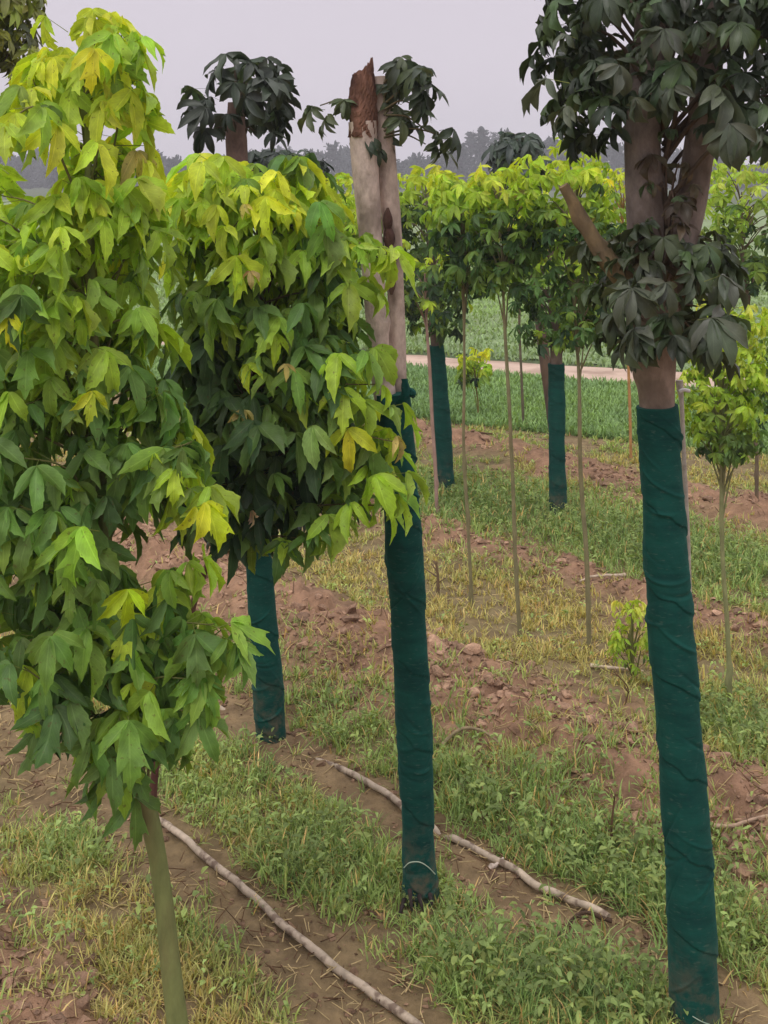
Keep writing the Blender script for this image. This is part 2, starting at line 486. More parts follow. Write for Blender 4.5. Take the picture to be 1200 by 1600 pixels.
# ------------------------------------------------------------------ leaves
OUT_MAPLE = np.array([(0, 0, 0), (.10, .05, .04), (.19, .13, .11), (.25, .24, .20), (.27, .36, .31), (.33, .50, .40), (.43, .70, .50), (.30, .63, .56), (.22, .66, .63), (.25, .80, .72), (.14, .82, .80), (.07, .93, .92), (.004, 1.0, 1.0)])
OUT_TOOTH = np.array([(0, 0, 0), (.12, .07, .06), (.21, .17, .15), (.26, .29, .26), (.30, .42, .37), (.27, .46, .44), (.28, .58, .53), (.23, .62, .61), (.21, .74, .71), (.13, .80, .80), (.07, .91, .91), (.004, 1, 1)])
OUT_ELL = np.array([(0, 0, 0), (.06, .08, .08), (.13, .2, .2), (.19, .36, .36), (.21, .52, .52), (.19, .68, .68), (.13, .82, .82), (.06, .93, .93), (.004, 1, 1)])
OUT_LANCE = np.array([(0, 0, 0), (.08, .12, .12), (.15, .34, .34), (.16, .55, .55), (.11, .77, .77), (.04, .93, .93), (.003, 1, 1)])

def leaf_tpl(outline, fold, droop, twist, asym=.0, wave=0.0, width=1.0):
    o = outline; n = len(o)
    rows = []
    for side in (-1, 0, 1):
        x = side * o[:, 0] * width * (1 + asym * side)
        y = o[:, 1] if side else o[:, 2]
        y = y * (1 + .03 * side * asym * 10)
        z = fold * np.abs(x) + wave * side * np.sin(y * 9 + side) * np.abs(x)
        rows.append(np.stack([x, y, z], -1))
    V = np.stack(rows, 1).reshape(-1, 3)
    s = V[:, 1]
    th = droop * s
    yy = np.where(abs(droop) > 1e-3, np.sin(th) / droop, s) if abs(droop) > 1e-3 else s
    zz = -(1 - np.cos(th)) / droop if abs(droop) > 1e-3 else 0 * s
    tw = twist * s
    x, z = V[:, 0] * np.cos(tw) - V[:, 2] * np.sin(tw), V[:, 0] * np.sin(tw) + V[:, 2] * np.cos(tw)
    V2 = np.stack([x, yy + z * np.sin(th), zz + z * np.cos(th)], -1)
    i = np.arange(n)
    f = []
    for k in range(n - 1):
        a = k * 3
        f += [(a, a + 1, a + 4, a + 3), (a + 1, a + 2, a + 5, a + 4)]
    uv = np.stack([np.tile([-1, 0, 1], n), np.repeat(o[:, 1], 3)], -1).astype(float)
    return V2, np.array(f), uv

def tpls(outline, k, droop=(.3, 1.3), fold=(.1, .7), seed=1, wave=.5, width=(.85, 1.15)):
    r = np.random.default_rng(seed)
    return [leaf_tpl(outline, r.uniform(*fold), r.uniform(*droop), r.normal(0, .5), r.normal(0, .12), r.uniform(0, wave), r.uniform(*width)) for _ in range(k)]

T_MAPLE = tpls(OUT_MAPLE, 8, fold=(.25, .9), seed=2, width=(.46, .66))
T_TOOTH = tpls(OUT_TOOTH, 12, droop=(.1, 1.5), fold=(.3, 1.1), seed=3, width=(.44, .72))
T_ELL = tpls(OUT_ELL, 8, droop=(.3, 1.5), fold=(.2, .9), seed=4, width=(.68, .95))
T_LANCE = tpls(OUT_LANCE, 6, droop=(.4, 1.6), fold=(.1, .6), seed=5)
T_WEED = tpls(OUT_ELL[::2], 8, droop=(.3, 1.6), fold=(.1, .8), seed=6, width=(.6, 1.3))

def stamp(tp, P, D, N, S_, C):
    """place leaf templates: base P, direction D, upper-side normal N, length S_, colour C"""
    D = norm(D); N = norm(N - (N * D).sum(-1, keepdims=True) * D); X = np.cross(D, N)
    out = []
    which = rng.integers(0, len(tp), len(P))
    for t, (V, Fc, UV) in enumerate(tp):
        m = np.where(which == t)[0]
        if not len(m): continue
        nv = len(V)
        W = P[m][:, None, :] + S_[m][:, None, None] * (V[None, :, 0:1] * X[m][:, None, :] + V[None, :, 1:2] * D[m][:, None, :] + V[None, :, 2:3] * N[m][:, None, :])
        ff = (Fc[None] + (np.arange(len(m)) * nv)[:, None, None]).reshape(-1, 4)
        cc = np.repeat(C[m], nv, 0); uu = np.tile(UV, (len(m), 1))
        out.append((W.reshape(-1, 3), ff, cc, uu))
    return out

def sticks(A, B, r, col):
    """thin 3-sided stalks from A to B"""
    D = norm(B - A); ref = np.array([.3, .2, .93]); X = norm(np.cross(D, ref)); Y = np.cross(D, X)
    n = len(A)
    r = np.broadcast_to(np.asarray(r, float), (n,))[:, None]
    ring = []
    for base, k in ((A, 1.0), (B, .6)):
        for a in (0, 2.09, 4.19):
            ring.append(base + k * r * (math.cos(a) * X + math.sin(a) * Y))
    V = np.stack(ring, 1).reshape(-1, 3)
    f0 = np.array([(0, 1, 4, 3), (1, 2, 5, 4), (2, 0, 3, 5)])
    ff = (f0[None] + (np.arange(n) * 6)[:, None, None]).reshape(-1, 4)
    C = np.repeat(col[None], len(V), 0) if np.ndim(col) == 1 else np.repeat(col, 6, 0)
    return [(V, ff, C)]

UP = np.array([0, 0, 1.0])

def compounds(P, O, col, size, kind='tri', pet=.6, hang=(.5, 1.3), elev=(-.1, .7), petcol=None, tmain=None, tside=None):
    """compound leaves attached at P, pointing outwards along O (horizontal-ish)"""
    n = len(P)
    size = np.broadcast_to(size, (n,)) * rng.uniform(.6, 1.25, n)
    O = norm(O * np.array([1, 1, 0.0]) + rng.normal(0, .15, (n, 3)) * [1, 1, 0] + 1e-6)
    e = rng.uniform(*elev, n)[:, None]
    pd = O * np.cos(e) + UP * np.sin(e)
    Q = P + pd * (size * pet * rng.uniform(.6, 1.3, n))[:, None]
    h = rng.uniform(*hang, n)[:, None]
    T = O * np.cos(h) - UP * np.sin(h)
    NN = O * np.sin(h) + UP * np.cos(h)
    roll = rng.normal(0, .35, n)[:, None]
    Lx = np.cross(UP[None], O); Lx = norm(Lx) * np.cos(roll) + NN * np.sin(roll)
    NN = norm(np.cross(T, -Lx)); NN = np.where((NN * UP).sum(-1, keepdims=True) < -.2, -NN, NN)
    pc = petcol if petcol is not None else lin(120, 130, 60)
    out = sticks(P, Q, .0011 * (size / .09), pc)
    tmain = tmain or T_TOOTH; tside = tside or T_TOOTH
    jit = lambda c: np.clip(c * rng.uniform(.82, 1.2, (n, 1)) * (1 + rng.normal(0, .05, (n, 3))), 0, .9)
    if kind == 'tri':
        out += stamp(tmain, Q, T, NN + rng.normal(0, .15, (n, 3)), size * 1.05, jit(col))
        for s in (-1, 1):
            D = T * .62 + s * Lx * .8 + rng.normal(0, .12, (n, 3)) - UP * .12
            out += stamp(tside, Q - T * (size * .02)[:, None], D, NN + s * Lx * .25 + rng.normal(0, .15, (n, 3)), size * rng.uniform(.7, .95, n), jit(col))
        five = rng.random(n) < .4
        Q2 = (P + (Q - P) * .55)[five]
        for s in (-1, 1):
            D = (T * .3 + s * Lx * .95)[five] + rng.normal(0, .12, (five.sum(), 3)) - UP * .25
            out += stamp(tside, Q2, D, NN[five], size[five] * .72, jit(col)[five])
    else:
        k = 6
        for j in range(k):
            a = (j - (k - 1) / 2) * .62 + rng.normal(0, .12, n)
            keep = rng.random(n) < .92
            a = a[:, None]
            D = (T * np.cos(a) + Lx * np.sin(a) + rng.normal(0, .08, (n, 3)) - UP * .18)[keep]
            Nn = (NN + rng.normal(0, .18, (n, 3)))[keep]
            sz = (size * (1.05 - .16 * np.abs(a[:, 0])) * rng.uniform(.85, 1.1, n))[keep]
            out += stamp(tmain, Q[keep], D, Nn, sz, jit(col)[keep])
    return out

def in_profile(prof, n, Y, inner=.35, depth=1.0):
    """points in a crown given as rows (py, x_left, x_right); returns points, outward directions, height fraction"""
    prof = np.array(prof, float)
    py = np.linspace(prof[0, 0], prof[-1, 0], 400)
    xl = np.interp(py, prof[:, 0], prof[:, 1]); xr = np.interp(py, prof[:, 0], prof[:, 2])
    w = np.maximum(xr - xl, 4); p = w / w.sum()
    i = rng.choice(400, n, p=p)
    th = rng.uniform(0, 2 * math.pi, n)
    r = inner + (1 - inner) * np.sqrt(rng.random(n))
    hw = w[i] / 2
    px = (xl[i] + xr[i]) / 2 + hw * r * np.cos(th)
    d = depth * hw * r * np.sin(th) / F * Y
    Yp = Y + d
    P = np.stack([(px - 600) / F * Y, Yp, CH - (py[i] - HY) / F * Y], -1)
    return P, np.stack([np.cos(th), np.sin(th), 0 * th], -1), (py[i] - prof[0, 0]) / (prof[-1, 0] - prof[0, 0]), r

YEL = lin(212, 222, 60); LIME = lin(165, 198, 60); GRN = lin(122, 162, 76); DGR = lin(82, 118, 58); DEEP = lin(52, 80, 48); TAN = lin(190, 176, 104)
def golden(t, r, top=.35, rand=.12, yel=YEL, green=GRN, dark=DGR):
    """golden flush at the top and the shoot tips, older green leaves lower down"""
    n = len(t)
    y = np.clip(1 - t / top, 0, 1) ** .8 * (.45 + .55 * r) + rng.normal(0, rand, n)
    spot = rng.random(n) < .03
    y = np.where(spot & (r > .7), .68, y)
    y = np.clip(y, 0, 1)[:, None]
    a = np.clip(y * 2, 0, 1); b = np.clip(y * 2 - 1, 0, 1)
    lo = green * (.55 + .45 * r[:, None]) + (dark - green) * np.clip(rng.normal(.45, .3, n), 0, 1)[:, None]  # green dimmed towards the crown's inside, interior shade painted into the leaves
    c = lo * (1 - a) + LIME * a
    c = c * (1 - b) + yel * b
    tan = (rng.random(n) < .004)[:, None]
    return np.clip(np.where(tan, TAN, c), .004, .9)

def limbs(P, trunk, idx, r0, col, every=5, sag=.25):
    """thin curved branches from the trunk to some of the leaf points"""
    out = []
    for p in P[::every]:
        zc = p[2] - rng.uniform(.05, .22)
        k = int(np.argmin(np.abs(trunk[:, 2] - zc)))
        a = trunk[k]
        m = (a + p) / 2 + np.array([0, 0, rng.uniform(.01, .06)])
        q = spline([a, m, p], 7)
        out += tube(q, np.linspace(r0, r0 * .35, 7), 5, cap=False, col=col)
    return out

def shoots(trunk, prof, n, Y, depth=1.0, rise=.07, back=.28, inner=.6, tips=None, pairs=5, r0=.0028, col=None):
    """arching leafy shoots from the trunk out to the crown's edge; leaves sit in pairs along the outer part"""
    T_, _, tt, rr_ = in_profile(prof, n, Y, inner, depth)
    if tips is not None:
        T_ = np.concatenate([T_, tips]); tt = np.concatenate([tt, rng.uniform(.3, .6, len(tips))])
    tubes, P, O, tf, rf = [], [], [], [], []
    for p, t0 in zip(T_, tt):
        zc = p[2] + rng.uniform(-back, .06)
        a = trunk[int(np.argmin(np.abs(trunk[:, 2] - zc)))]
        m = a * .45 + p * .55 + np.array([rng.normal(0, .02), rng.normal(0, .02), rng.uniform(.3, 1) * rise])
        q = spline([a, m, p], 16)
        tubes += tube(q, np.linspace(r0, r0 * .4, 16), 5, cap=False, col=col)
        d = norm((p - a) * [1, 1, 0] + 1e-5)
        for k in range(pairs):
            f = 1 - k * .13 - rng.uniform(0, .05)
            i = int(f * 15)
            sides = (0,) if k == 0 else (-1, 1)
            for sd in sides:
                if sd and rng.random() < .15: continue
                an = sd * rng.uniform(.6, 1.5)
                o = np.array([d[0] * math.cos(an) - d[1] * math.sin(an), d[0] * math.sin(an) + d[1] * math.cos(an), 0])
                P.append(q[i]); O.append(o); tf.append(t0 + rng.normal(0, .02)); rf.append(np.clip(1.05 - k * .13, .3, 1))
    return np.array(P), np.array(O), np.array(tf), np.array(rf), tubes

def wrap_part(root, pts, r0, r1, seed, amp=1.0, nseg=96, name='trunk_wrap', rows_per_m=420):
    P = np.asarray(pts); L = np.linalg.norm(np.diff(P, axis=0), axis=1).sum()
    q = spline(P, max(60, int(L * rows_per_m)))
    R = np.linspace(r0, r1, len(q)) + .004 * (fbm(np.linspace(0, 6 * L, len(q)), np.zeros(len(q)), seed, 3) - .5) * 2
    ch = tube(q, R, nseg, wrap_rad(seed, L, amp), cap=True, col=lin(12, 70, 64))
    return build(name, ch, M['cloth'], root)

def trunk_part(root, pts, radii, seed, col, mat='bark', n=28, amp=.003, knots=3, name='trunk', rows=90, parent=None):
    q = spline(pts, rows)
    R = np.interp(np.linspace(0, 1, rows), np.linspace(0, 1, len(radii)), radii)
    L = np.linalg.norm(np.diff(q, axis=0), axis=1).sum()
    return build(name, tube(q, R, n, bark_rad(amp, seed, knots, L), col=col), M[mat], root), q

# ------------------------------------------------------------------ front tree with golden-green crown
Y1 = 2.16
b1 = gnd(297, 1727); b1[2] = hz(b1[0], b1[1])
t1 = thing('golden_leaf_tree', b1, 'tall young tree with hanging yellow-green leaves above a slim greenish stem, nearest the camera', 'tree')
b1[2] -= .03
stem_pts = [b1, at(283, 1640, Y1), at(268, 1520, Y1), at(255, 1400, Y1), at(238, 1290, Y1), at(222, 1235, Y1), at(190, 1080, Y1), at(165, 850, Y1), at(150, 600, Y1), at(140, 350, Y1), at(135, 130, Y1)]
_, q1 = trunk_part(t1, stem_pts, [.0215, .0195, .018, .0165, .0155, .014, .012, .011, .009, .007, .004], 5, lin(116, 122, 74), 'bark_young', 20, .0012, 8, 'stem', 140)
prof1 = [(40, 110, 150), (75, 70, 190), (120, 45, 200), (180, 15, 200), (230, -60, 200), (300, -95, 212), (400, -95, 245), (600, -95, 238), (760, -90, 288), (860, -80, 285), (960, -70, 250), (1040, -20, 240), (1110, 60, 265), (1170, 120, 235)]
tips1 = np.array([at(x, y, Y_) for x, y, Y_ in [(318, 790, 2.02), (335, 975, 2.02), (345, 985, 2.0), (300, 1060, 2.04), (300, 1110, 2.05), (300, 690, 2.05), (285, 1020, 2.1), (290, 880, 2.1), (60, 1090, 2.1), (20, 1010, 2.05), (190, 55, 2.12)]])
P, O, t, r, tb1 = shoots(q1, prof1, 106, Y1, 1.0, .08, .30, .5, tips=tips1, col=lin(104, 106, 58))
P2, O2, t2_, r2 = in_profile(prof1, 110, Y1, .2)
P, O, t, r = np.concatenate([P, P2]), np.concatenate([O, O2]), np.concatenate([t, t2_]), np.concatenate([r, r2 * .8])
c = golden(t, r, .52, .18)
ch = compounds(P, O, c, .077, 'tri', .55, (.7, 1.52), (-.2, .6), tmain=T_MAPLE[:5] + T_TOOTH, tside=T_TOOTH)
# the few big leaves that stand out of the crown
def hero(px, py, Y, ox, oz, size, col, hang=(.7, .9), kind='tri', tm=None):
    return compounds(np.array([at(px, py, Y)]), np.array([[ox, oz, 0.0]]), np.array([col]), size, kind, .5, hang, (.2, .5), tmain=tm or T_MAPLE)
HY_ = lin(188, 212, 40)
ch += hero(205, 918, 1.98, .15, -1, .105, HY_, (1.2, 1.3))
ch += hero(290, 800, 1.98, .9, -.45, .09, lin(196, 206, 42), (1.0, 1.2))
ch += hero(330, 985, 2.0, 1, -.25, .10, lin(150, 190, 70), (.45, .6))
ch += hero(30, 500, 1.98, -.2, -1, .09, lin(205, 205, 40), (1.1, 1.3))
ch += hero(150, 620, 1.98, .2, -1, .075, lin(190, 206, 50), (1.1, 1.3))
ch += hero(190, 75, 2.1, 1, -.2, .085, lin(160, 196, 55), (.5, .6))
ch += hero(150, 85, 2.05, .1, -1, .08, lin(214, 218, 45), (1.1, 1.2))
ch += hero(155, 830, 1.98, -.3, -1, .085, lin(150, 190, 60), (1.0, 1.2))
ch += hero(200, 1120, 2.0, .3, -1, .095, lin(120, 165, 66), (.9, 1.1))
ch += hero(290, 1060, 2.03, .8, -.5, .09, lin(112, 160, 66), (.8, 1.0))
build('crown', ch, M['leaf'], t1)
build('branches', tb1, M['bark_young'], t1)

# ------------------------------------------------------------------ leafy bush-crowned tree behind it
Y2 = 2.62
b2 = gnd(262, 1474); b2[2] = hz(b2[0], b2[1])
t2 = thing('bushy_tree', b2, 'wide bushy yellow-green tree whose leafy side shoots reach in front of the topped twin trunk', 'tree')
b2[2] -= .03
sp2 = [b2, at(250, 1350, Y2), at(240, 1230, Y2), at(268, 1060, Y2), at(308, 925, Y2), at(332, 865, Y2), at(372, 760, Y2), at(400, 600, Y2), at(405, 420, Y2), at(400, 290, Y2)]
_, q2 = trunk_part(t2, sp2, [.010, .009, .0085, .008, .0075, .007, .008, .007, .005, .003], 9, lin(92, 60, 54), 'bark_young', 14, .001, 4, 'stem', 110)
prof2 = [(262, 275, 490), (300, 250, 515), (360, 255, 530), (430, 275, 535), (520, 290, 530), (600, 295, 560), (680, 295, 590), (740, 300, 600), (785, 315, 500), (815, 345, 440)]
tips2 = np.array([at(x, y, Y_) for x, y, Y_ in [(585, 385, 2.5), (600, 405, 2.48), (575, 470, 2.5), (610, 640, 2.48), (615, 690, 2.46), (620, 745, 2.48), (600, 790, 2.5), (560, 560, 2.5), (500, 850, 2.52), (480, 285, 2.6), (420, 280, 2.62), (350, 285, 2.6), (590, 600, 2.5)]])
P, O, t, r, tb2 = shoots(q2, prof2, 98, Y2, .9, .06, .16, .6, tips=tips2, col=lin(92, 84, 54))
P2, O2, t2_, r2 = in_profile(prof2, 110, Y2, .2, .9)
P, O, t, r = np.concatenate([P, P2]), np.concatenate([O, O2]), np.concatenate([t, t2_]), np.concatenate([r, r2 * .8])
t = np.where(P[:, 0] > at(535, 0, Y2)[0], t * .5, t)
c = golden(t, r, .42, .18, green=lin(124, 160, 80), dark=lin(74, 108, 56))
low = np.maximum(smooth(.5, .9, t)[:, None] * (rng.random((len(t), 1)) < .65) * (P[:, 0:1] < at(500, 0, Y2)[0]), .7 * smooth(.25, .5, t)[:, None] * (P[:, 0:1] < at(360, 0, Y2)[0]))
c = c * (1 - low) + lin(52, 78, 48) * low  # lower and left inner leaves darkened: crown shade put into their colour
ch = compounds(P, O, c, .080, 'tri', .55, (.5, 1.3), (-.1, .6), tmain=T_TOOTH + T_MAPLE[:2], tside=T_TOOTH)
for (px, py, ox, oy, s, col, hg) in [(560, 400, 1, -.3, .085, lin(170, 196, 84), (.5, .7)), (575, 395, .8, -.6, .085, lin(158, 186, 80), (.9, 1.0)),
                                     (600, 640, .8, -.7, .08, lin(150, 180, 84), (.9, 1.1)), (600, 710, 1, -.1, .085, lin(146, 184, 70), (.5, .7)),
                                     (585, 765, .9, -.3, .08, lin(150, 186, 78), (.4, .6)), (500, 670, -.3, -1, .08, lin(160, 190, 100), (.9, 1.1)),
                                     (480, 830, .9, -.3, .09, lin(108, 150, 74), (.35, .5)), (420, 560, -.8, -.6, .085, lin(150, 182, 96), (.6, .8)),
                                     (545, 560, .8, -.5, .085, lin(130, 170, 76), (.9, 1.0)), (480, 330, .6, -.8, .085, lin(120, 166, 74), (.7, .9))]:
    ch += hero(px, py, 2.5, ox, oy, s, col, hg, tm=T_TOOTH)
# a few dried tan leaves
ch += compounds(np.array([at(388, 320, 2.42), at(392, 425, 2.42), at(445, 570, 2.42), at(388, 800, 2.48)]), np.array([[-.3, -1, 0], [.2, -1, 0], [.4, -1, 0], [.5, -1, 0]]),
                np.array([lin(200, 188, 104), lin(188, 164, 104), lin(190, 178, 100), lin(190, 165, 140)]), .036, 'tri', .4, (.8, 1.2), (0, .3))
build('crown', ch, M['leaf'], t2)
build('branches', tb2, M['bark_young'], t2)

# ------------------------------------------------------------------ topped tree with twin trunk, wrapped
G_W = 'tree trunks wrapped in green net cloth'
Y3 = 2.77
b3 = gnd(657, 1406); b3[2] = hz(b3[0], b3[1])
t3 = thing('topped_tree', b3, 'topped twin-trunk tree with a broken red-brown top, trunk wrapped in green cloth', 'tree', G_W)
px = lambda n, Y: n / F * Y
wp = [at(657, 1412, Y3), at(650, 1200, Y3), at(637, 950, Y3), at(626, 780, Y3), at(613, 614, Y3)]
wrap_part(t3, wp, px(26, Y3), px(26.5, Y3), 21)
trunk_part(t3, [at(658, 1430, Y3), at(656, 1395, Y3), at(650, 1200, Y3), at(637, 950, Y3), at(626, 780, Y3), at(614, 632, Y3)], [.034, .030, .03, .029, .029, .028], 12, lin(132, 108, 92), n=20, name='trunk')
trunk_part(t3, [at(603, 640, Y3), at(598, 600, Y3), at(588, 500, Y3), at(580, 380, Y3), at(571, 270, Y3), at(566, 190, Y3)], [px(16, Y3), px(17, Y3), px(17, Y3), px(18, Y3), px(21, Y3), px(22, Y3)], 31, lin(196, 176, 164), n=32, amp=.0018, knots=5, name='limb')
trunk_part(t3, [at(624, 640, 2.80), at(621, 590, 2.80), at(619, 480, 2.81), at(611, 340, 2.81), at(602, 240, 2.81), at(597, 120, 2.81)], [px(14, Y3), px(14, Y3), px(13, Y3), px(15, Y3), px(17, Y3), px(16, Y3)], 32, lin(184, 164, 152), n=28, amp=.002, knots=6, name='limb')
# dark hollow and burls between the two limbs
hol = []
for (a, b_, s) in [(606, 345, 8), (608, 372, 10), (611, 402, 9), (612, 440, 7)]:
    c0 = at(a, b_, 2.775)
    q = spline([c0 + [0, 0, .03], c0, c0 - [0, 0, .03]], 9)
    hol += tube(q, px(s, Y3) * np.sin(np.linspace(.25, 2.9, 9)), 14, lambda th, ss: .004 * (fbm(np.cos(th) * 3, np.sin(th) * 3 + ss * 60, 6, 3) - .5) * 2, col=lin(92, 72, 62))
build('burl', hol, M['rot'], t3)
# broken, rotten top: jagged splintered shell
def jag(c0, R, zlo, zhi, n, col, seed, lean):
    r = np.random.default_rng(seed)
    rows = 26
    th = np.linspace(0, 2 * math.pi, n, endpoint=False)
    top = zlo + (zhi - zlo) * (.84 + .12 * np.cos(th - .1) + .16 * (fbm(np.cos(th) * 3 + 4, np.sin(th) * 3, seed, 3) - .5) + .05 * r.random(n) + .02 * np.exp(-((np.angle(np.exp(1j * (th - .3)))) / .12) ** 2))
    V = []
    for k in range(rows):
        f = k / (rows - 1)
        z = zlo + (top - zlo) * f
        rr = R * (1 + .22 * (fbm(np.cos(th) * 3 + z * 40, np.sin(th) * 3 + z * 30, seed, 3) - .5) * 2) * (1 - .25 * f ** 3)
        V.append(np.stack([c0[0] + lean * (z - zlo) + rr * np.cos(th), c0[1] + rr * np.sin(th), z], -1))
    for k in range(6):       # hollow inside
        f = (k + 1) / 6
        z = top - (top - zlo) * .6 * f
        rr = R * (.62 - .45 * f)
        V.append(np.stack([c0[0] + lean * (z - zlo) + rr * np.cos(th), c0[1] + rr * np.sin(th), z], -1))
    V = np.array(V); K = len(V)
    i = np.arange(K * n).reshape(K, n); j = np.roll(i, -1, 1)
    return [(V.reshape(-1, 3), np.stack([i[:-1], j[:-1], j[1:], i[1:]], -1).reshape(-1, 4), col)]
zt = at(0, 215, Y3)[2]
rot = jag(at(567, 215, Y3), px(22, Y3), zt, at(0, 92, Y3)[2], 40, lin(112, 80, 66), 3, -.02)
build('broken_top', rot, M['rot'], t3, smooth_shade=False)
# few hanging compound leaves on short arching shoots
OL = lin(78, 90, 60); OL2 = lin(58, 70, 52)
sh, lv = [], []
for (x0, y0, x1, y1, dx) in [(560, 170, 500, 165, -1), (558, 190, 520, 180, -1), (562, 175, 535, 160, -.6), (600, 130, 640, 98, 1), (600, 150, 635, 120, .9), (602, 170, 650, 165, 1), (603, 180, 668, 205, 1),
                             (603, 160, 655, 140, 1), (600, 205, 640, 200, .7), (600, 215, 665, 225, 1), (598, 140, 612, 112, .3), (600, 180, 625, 170, .2), (600, 200, 615, 190, 0), (600, 160, 605, 140, -.1), (570, 215, 575, 215, -.1), (585, 225, 592, 222, 0), (603, 120, 625, 97, .5), (602, 210, 690, 212, 1)]:
    d = rng.uniform(-.06, .03)
    a, b_ = at(x0, y0, Y3), at(x1, y1, Y3 + d)
    m = (a + b_) / 2 + [0, 0, .015]
    sh += tube(spline([a, m, b_], 8), np.linspace(.003, .0015, 8), 5, cap=False, col=lin(90, 84, 60))
    k = 2
    Pp = np.repeat(b_[None], k, 0) + rng.normal(0, .008, (k, 3))
    Oo = np.repeat(np.array([[dx, -.4 + rng.normal(0, .3), 0]]), k, 0) + rng.normal(0, .4, (k, 3))
    lv += compounds(Pp, Oo, np.where(rng.random((k, 1)) < .5, OL, OL2), .062, 'palm', .35, (.6, 1.25), (-.2, .4), petcol=OL2, tmain=T_ELL + T_LANCE)
build('branches', sh, M['bark_young'], t3)
build('crown', lv, M['leaf_dark'], t3)
Pm = np.array([at(598, 342, 2.70), at(602, 470, 2.7), at(640, 520, 2.82)])
# loose folded flap at the wrap's top edge
fl = []
for (a, b_, w, y) in [((622, 640), (632, 592), .012, 2.735), ((600, 622), (592, 640), .014, 2.73), ((635, 610), (642, 618), .010, 2.74)]:
    p0, p1 = at(*a, y), at(*b_, y - .01)
    q = spline([p0, (p0 + p1) / 2 + [.008, -.012, 0], p1], 12)
    fl += tube(q, w * (1 - .5 * np.linspace(0, 1, 12)), 14, lambda th, s: .005 * (fbm(np.cos(th) * 2 + s * 60, np.sin(th) * 2, 8, 3) - .5) * 2, col=lin(12, 50, 46))
build('cloth_flap', fl, M['cloth'], t3)
q = np.array([at(x, y, Y3 - px(28, Y3) * k) for x, y, k in [(631, 1356, .75), (640, 1348, 1), (655, 1347, 1.06), (668, 1354, 1), (680, 1366, .6)]])
build('loose_thread', tube(spline(q, 24), np.full(24, .0011), 5, col=lin(176, 190, 168)), M['thread'], t3)
# torn foot of the wrap with dead bits
ft = []
for (a, b_) in [((632, 1405), (620, 1440)), ((640, 1390), (645, 1432)), ((628, 1425), (612, 1445)), ((655, 1400), (662, 1425)), ((672, 1398), (676, 1418))]:
    p0, p1 = at(*a, Y3 - .045), at(*b_, Y3 - .07)
    ft += tube(spline([p0, (p0 + p1) / 2 + [0, -.01, .004], p1], 8), np.linspace(.006, .002, 8), 6, col=lin(54, 46, 44))
build('root_sprout', ft, M['twig'], t3)

# ------------------------------------------------------------------ thick wrapped tree on the right with dark crown
Y4 = 2.34
b4 = gnd(1087, 1615); b4[2] = hz(b4[0], b4[1])
t4 = thing('dark_crown_tree', b4, 'thickest wrapped trunk, with a forked bare upper trunk and a broad dark grey-green crown', 'tree', G_W)
wp = [at(1087, 1625, Y4), at(1079, 1400, Y4), at(1062, 1150, Y4), at(1046, 950, Y4), at(1036, 780, Y4), at(1027, 634, Y4)]
wrap_part(t4, wp, px(36, Y4), px(31, Y4), 44, 1.15, 120, rows_per_m=520)
trunk_part(t4, [at(1090, 1640, Y4), at(1079, 1400, Y4), at(1062, 1150, Y4), at(1046, 950, Y4), at(1036, 780, Y4), at(1027, 634, Y4), at(1024, 560, Y4), at(1022, 470, Y4), at(1022, 415, Y4)],
           [.036, .035, .034, .033, .032, px(27, Y4), px(32, Y4), px(38, Y4), px(36, Y4)], 52, lin(152, 132, 118), n=40, amp=.003, knots=7, rows=200)
trunk_part(t4, [at(1015, 460, Y4), at(1010, 380, Y4), at(1006, 280, Y4), at(1004, 200, Y4), at(1010, 90, Y4), at(1015, -40, Y4)], [px(28, Y4), px(28, Y4), px(29, Y4), px(28, Y4), px(24, Y4), px(14, Y4)], 53, lin(130, 118, 112), n=32, amp=.003, knots=8, name='limb')
trunk_part(t4, [at(1035, 470, Y4), at(1060, 390, Y4), at(1080, 310, Y4), at(1093, 220, Y4), at(1105, 90, Y4), at(1130, -40, Y4)], [px(24, Y4), px(25, Y4), px(25, Y4), px(23, Y4), px(18, Y4), px(10, Y4)], 54, lin(138, 124, 116), n=32, amp=.003, knots=6, name='limb')
trunk_part(t4, [at(1010, 480, Y4), at(975, 435, Y4), at(940, 395, 2.33), at(912, 345, 2.32), at(880, 290, 2.31)], [px(22, Y4), px(19, Y4), px(14, Y4), px(10.5, Y4), px(8, Y4)], 55, lin(140, 120, 88), n=24, amp=.0015, knots=3, name='limb')
DK = lin(66, 80, 56); DK2 = lin(42, 54, 38); DK3 = lin(78, 98, 62)
def dark_cols(n, top=DK, low=DK2, alt=DK3, p=.2):
    f = rng.random((n, 1))
    c = low + (top - low) * f
    return np.where(rng.random((n, 1)) < p, alt, c)
q4 = spline([at(1020, 470, Y4), at(1030, 300, Y4), at(1045, 100, Y4), at(1050, -60, Y4)], 60)
prof4 = [(-170, 960, 1150), (-120, 900, 1230), (-40, 855, 1270), (40, 850, 1280), (100, 875, 1270), (160, 880, 1250), (190, 900, 1230), (215, 925, 1190)]
P, O, t, r = in_profile(prof4, 460, Y4, .3, .75)
lv = compounds(P, O, dark_cols(len(P)), .060, 'palm', .55, (.1, 1.25), (-.3, .6), petcol=lin(74, 74, 54), tmain=T_ELL)
lm = limbs(P, q4, 0, .006, lin(92, 78, 66), 9)
prof4b = [(345, 970, 1100), (400, 940, 1120), (450, 940, 1130), (500, 950, 1120), (545, 990, 1090)]
P, O, t, r = in_profile(prof4b, 115, Y4, .25, .8)
lv += compounds(P, O, dark_cols(len(P), lin(78, 90, 60), lin(48, 58, 40), DK3, .15), .056, 'palm', .6, (.0, 1.15), (-.4, .3), petcol=lin(96, 84, 64), tmain=T_ELL)
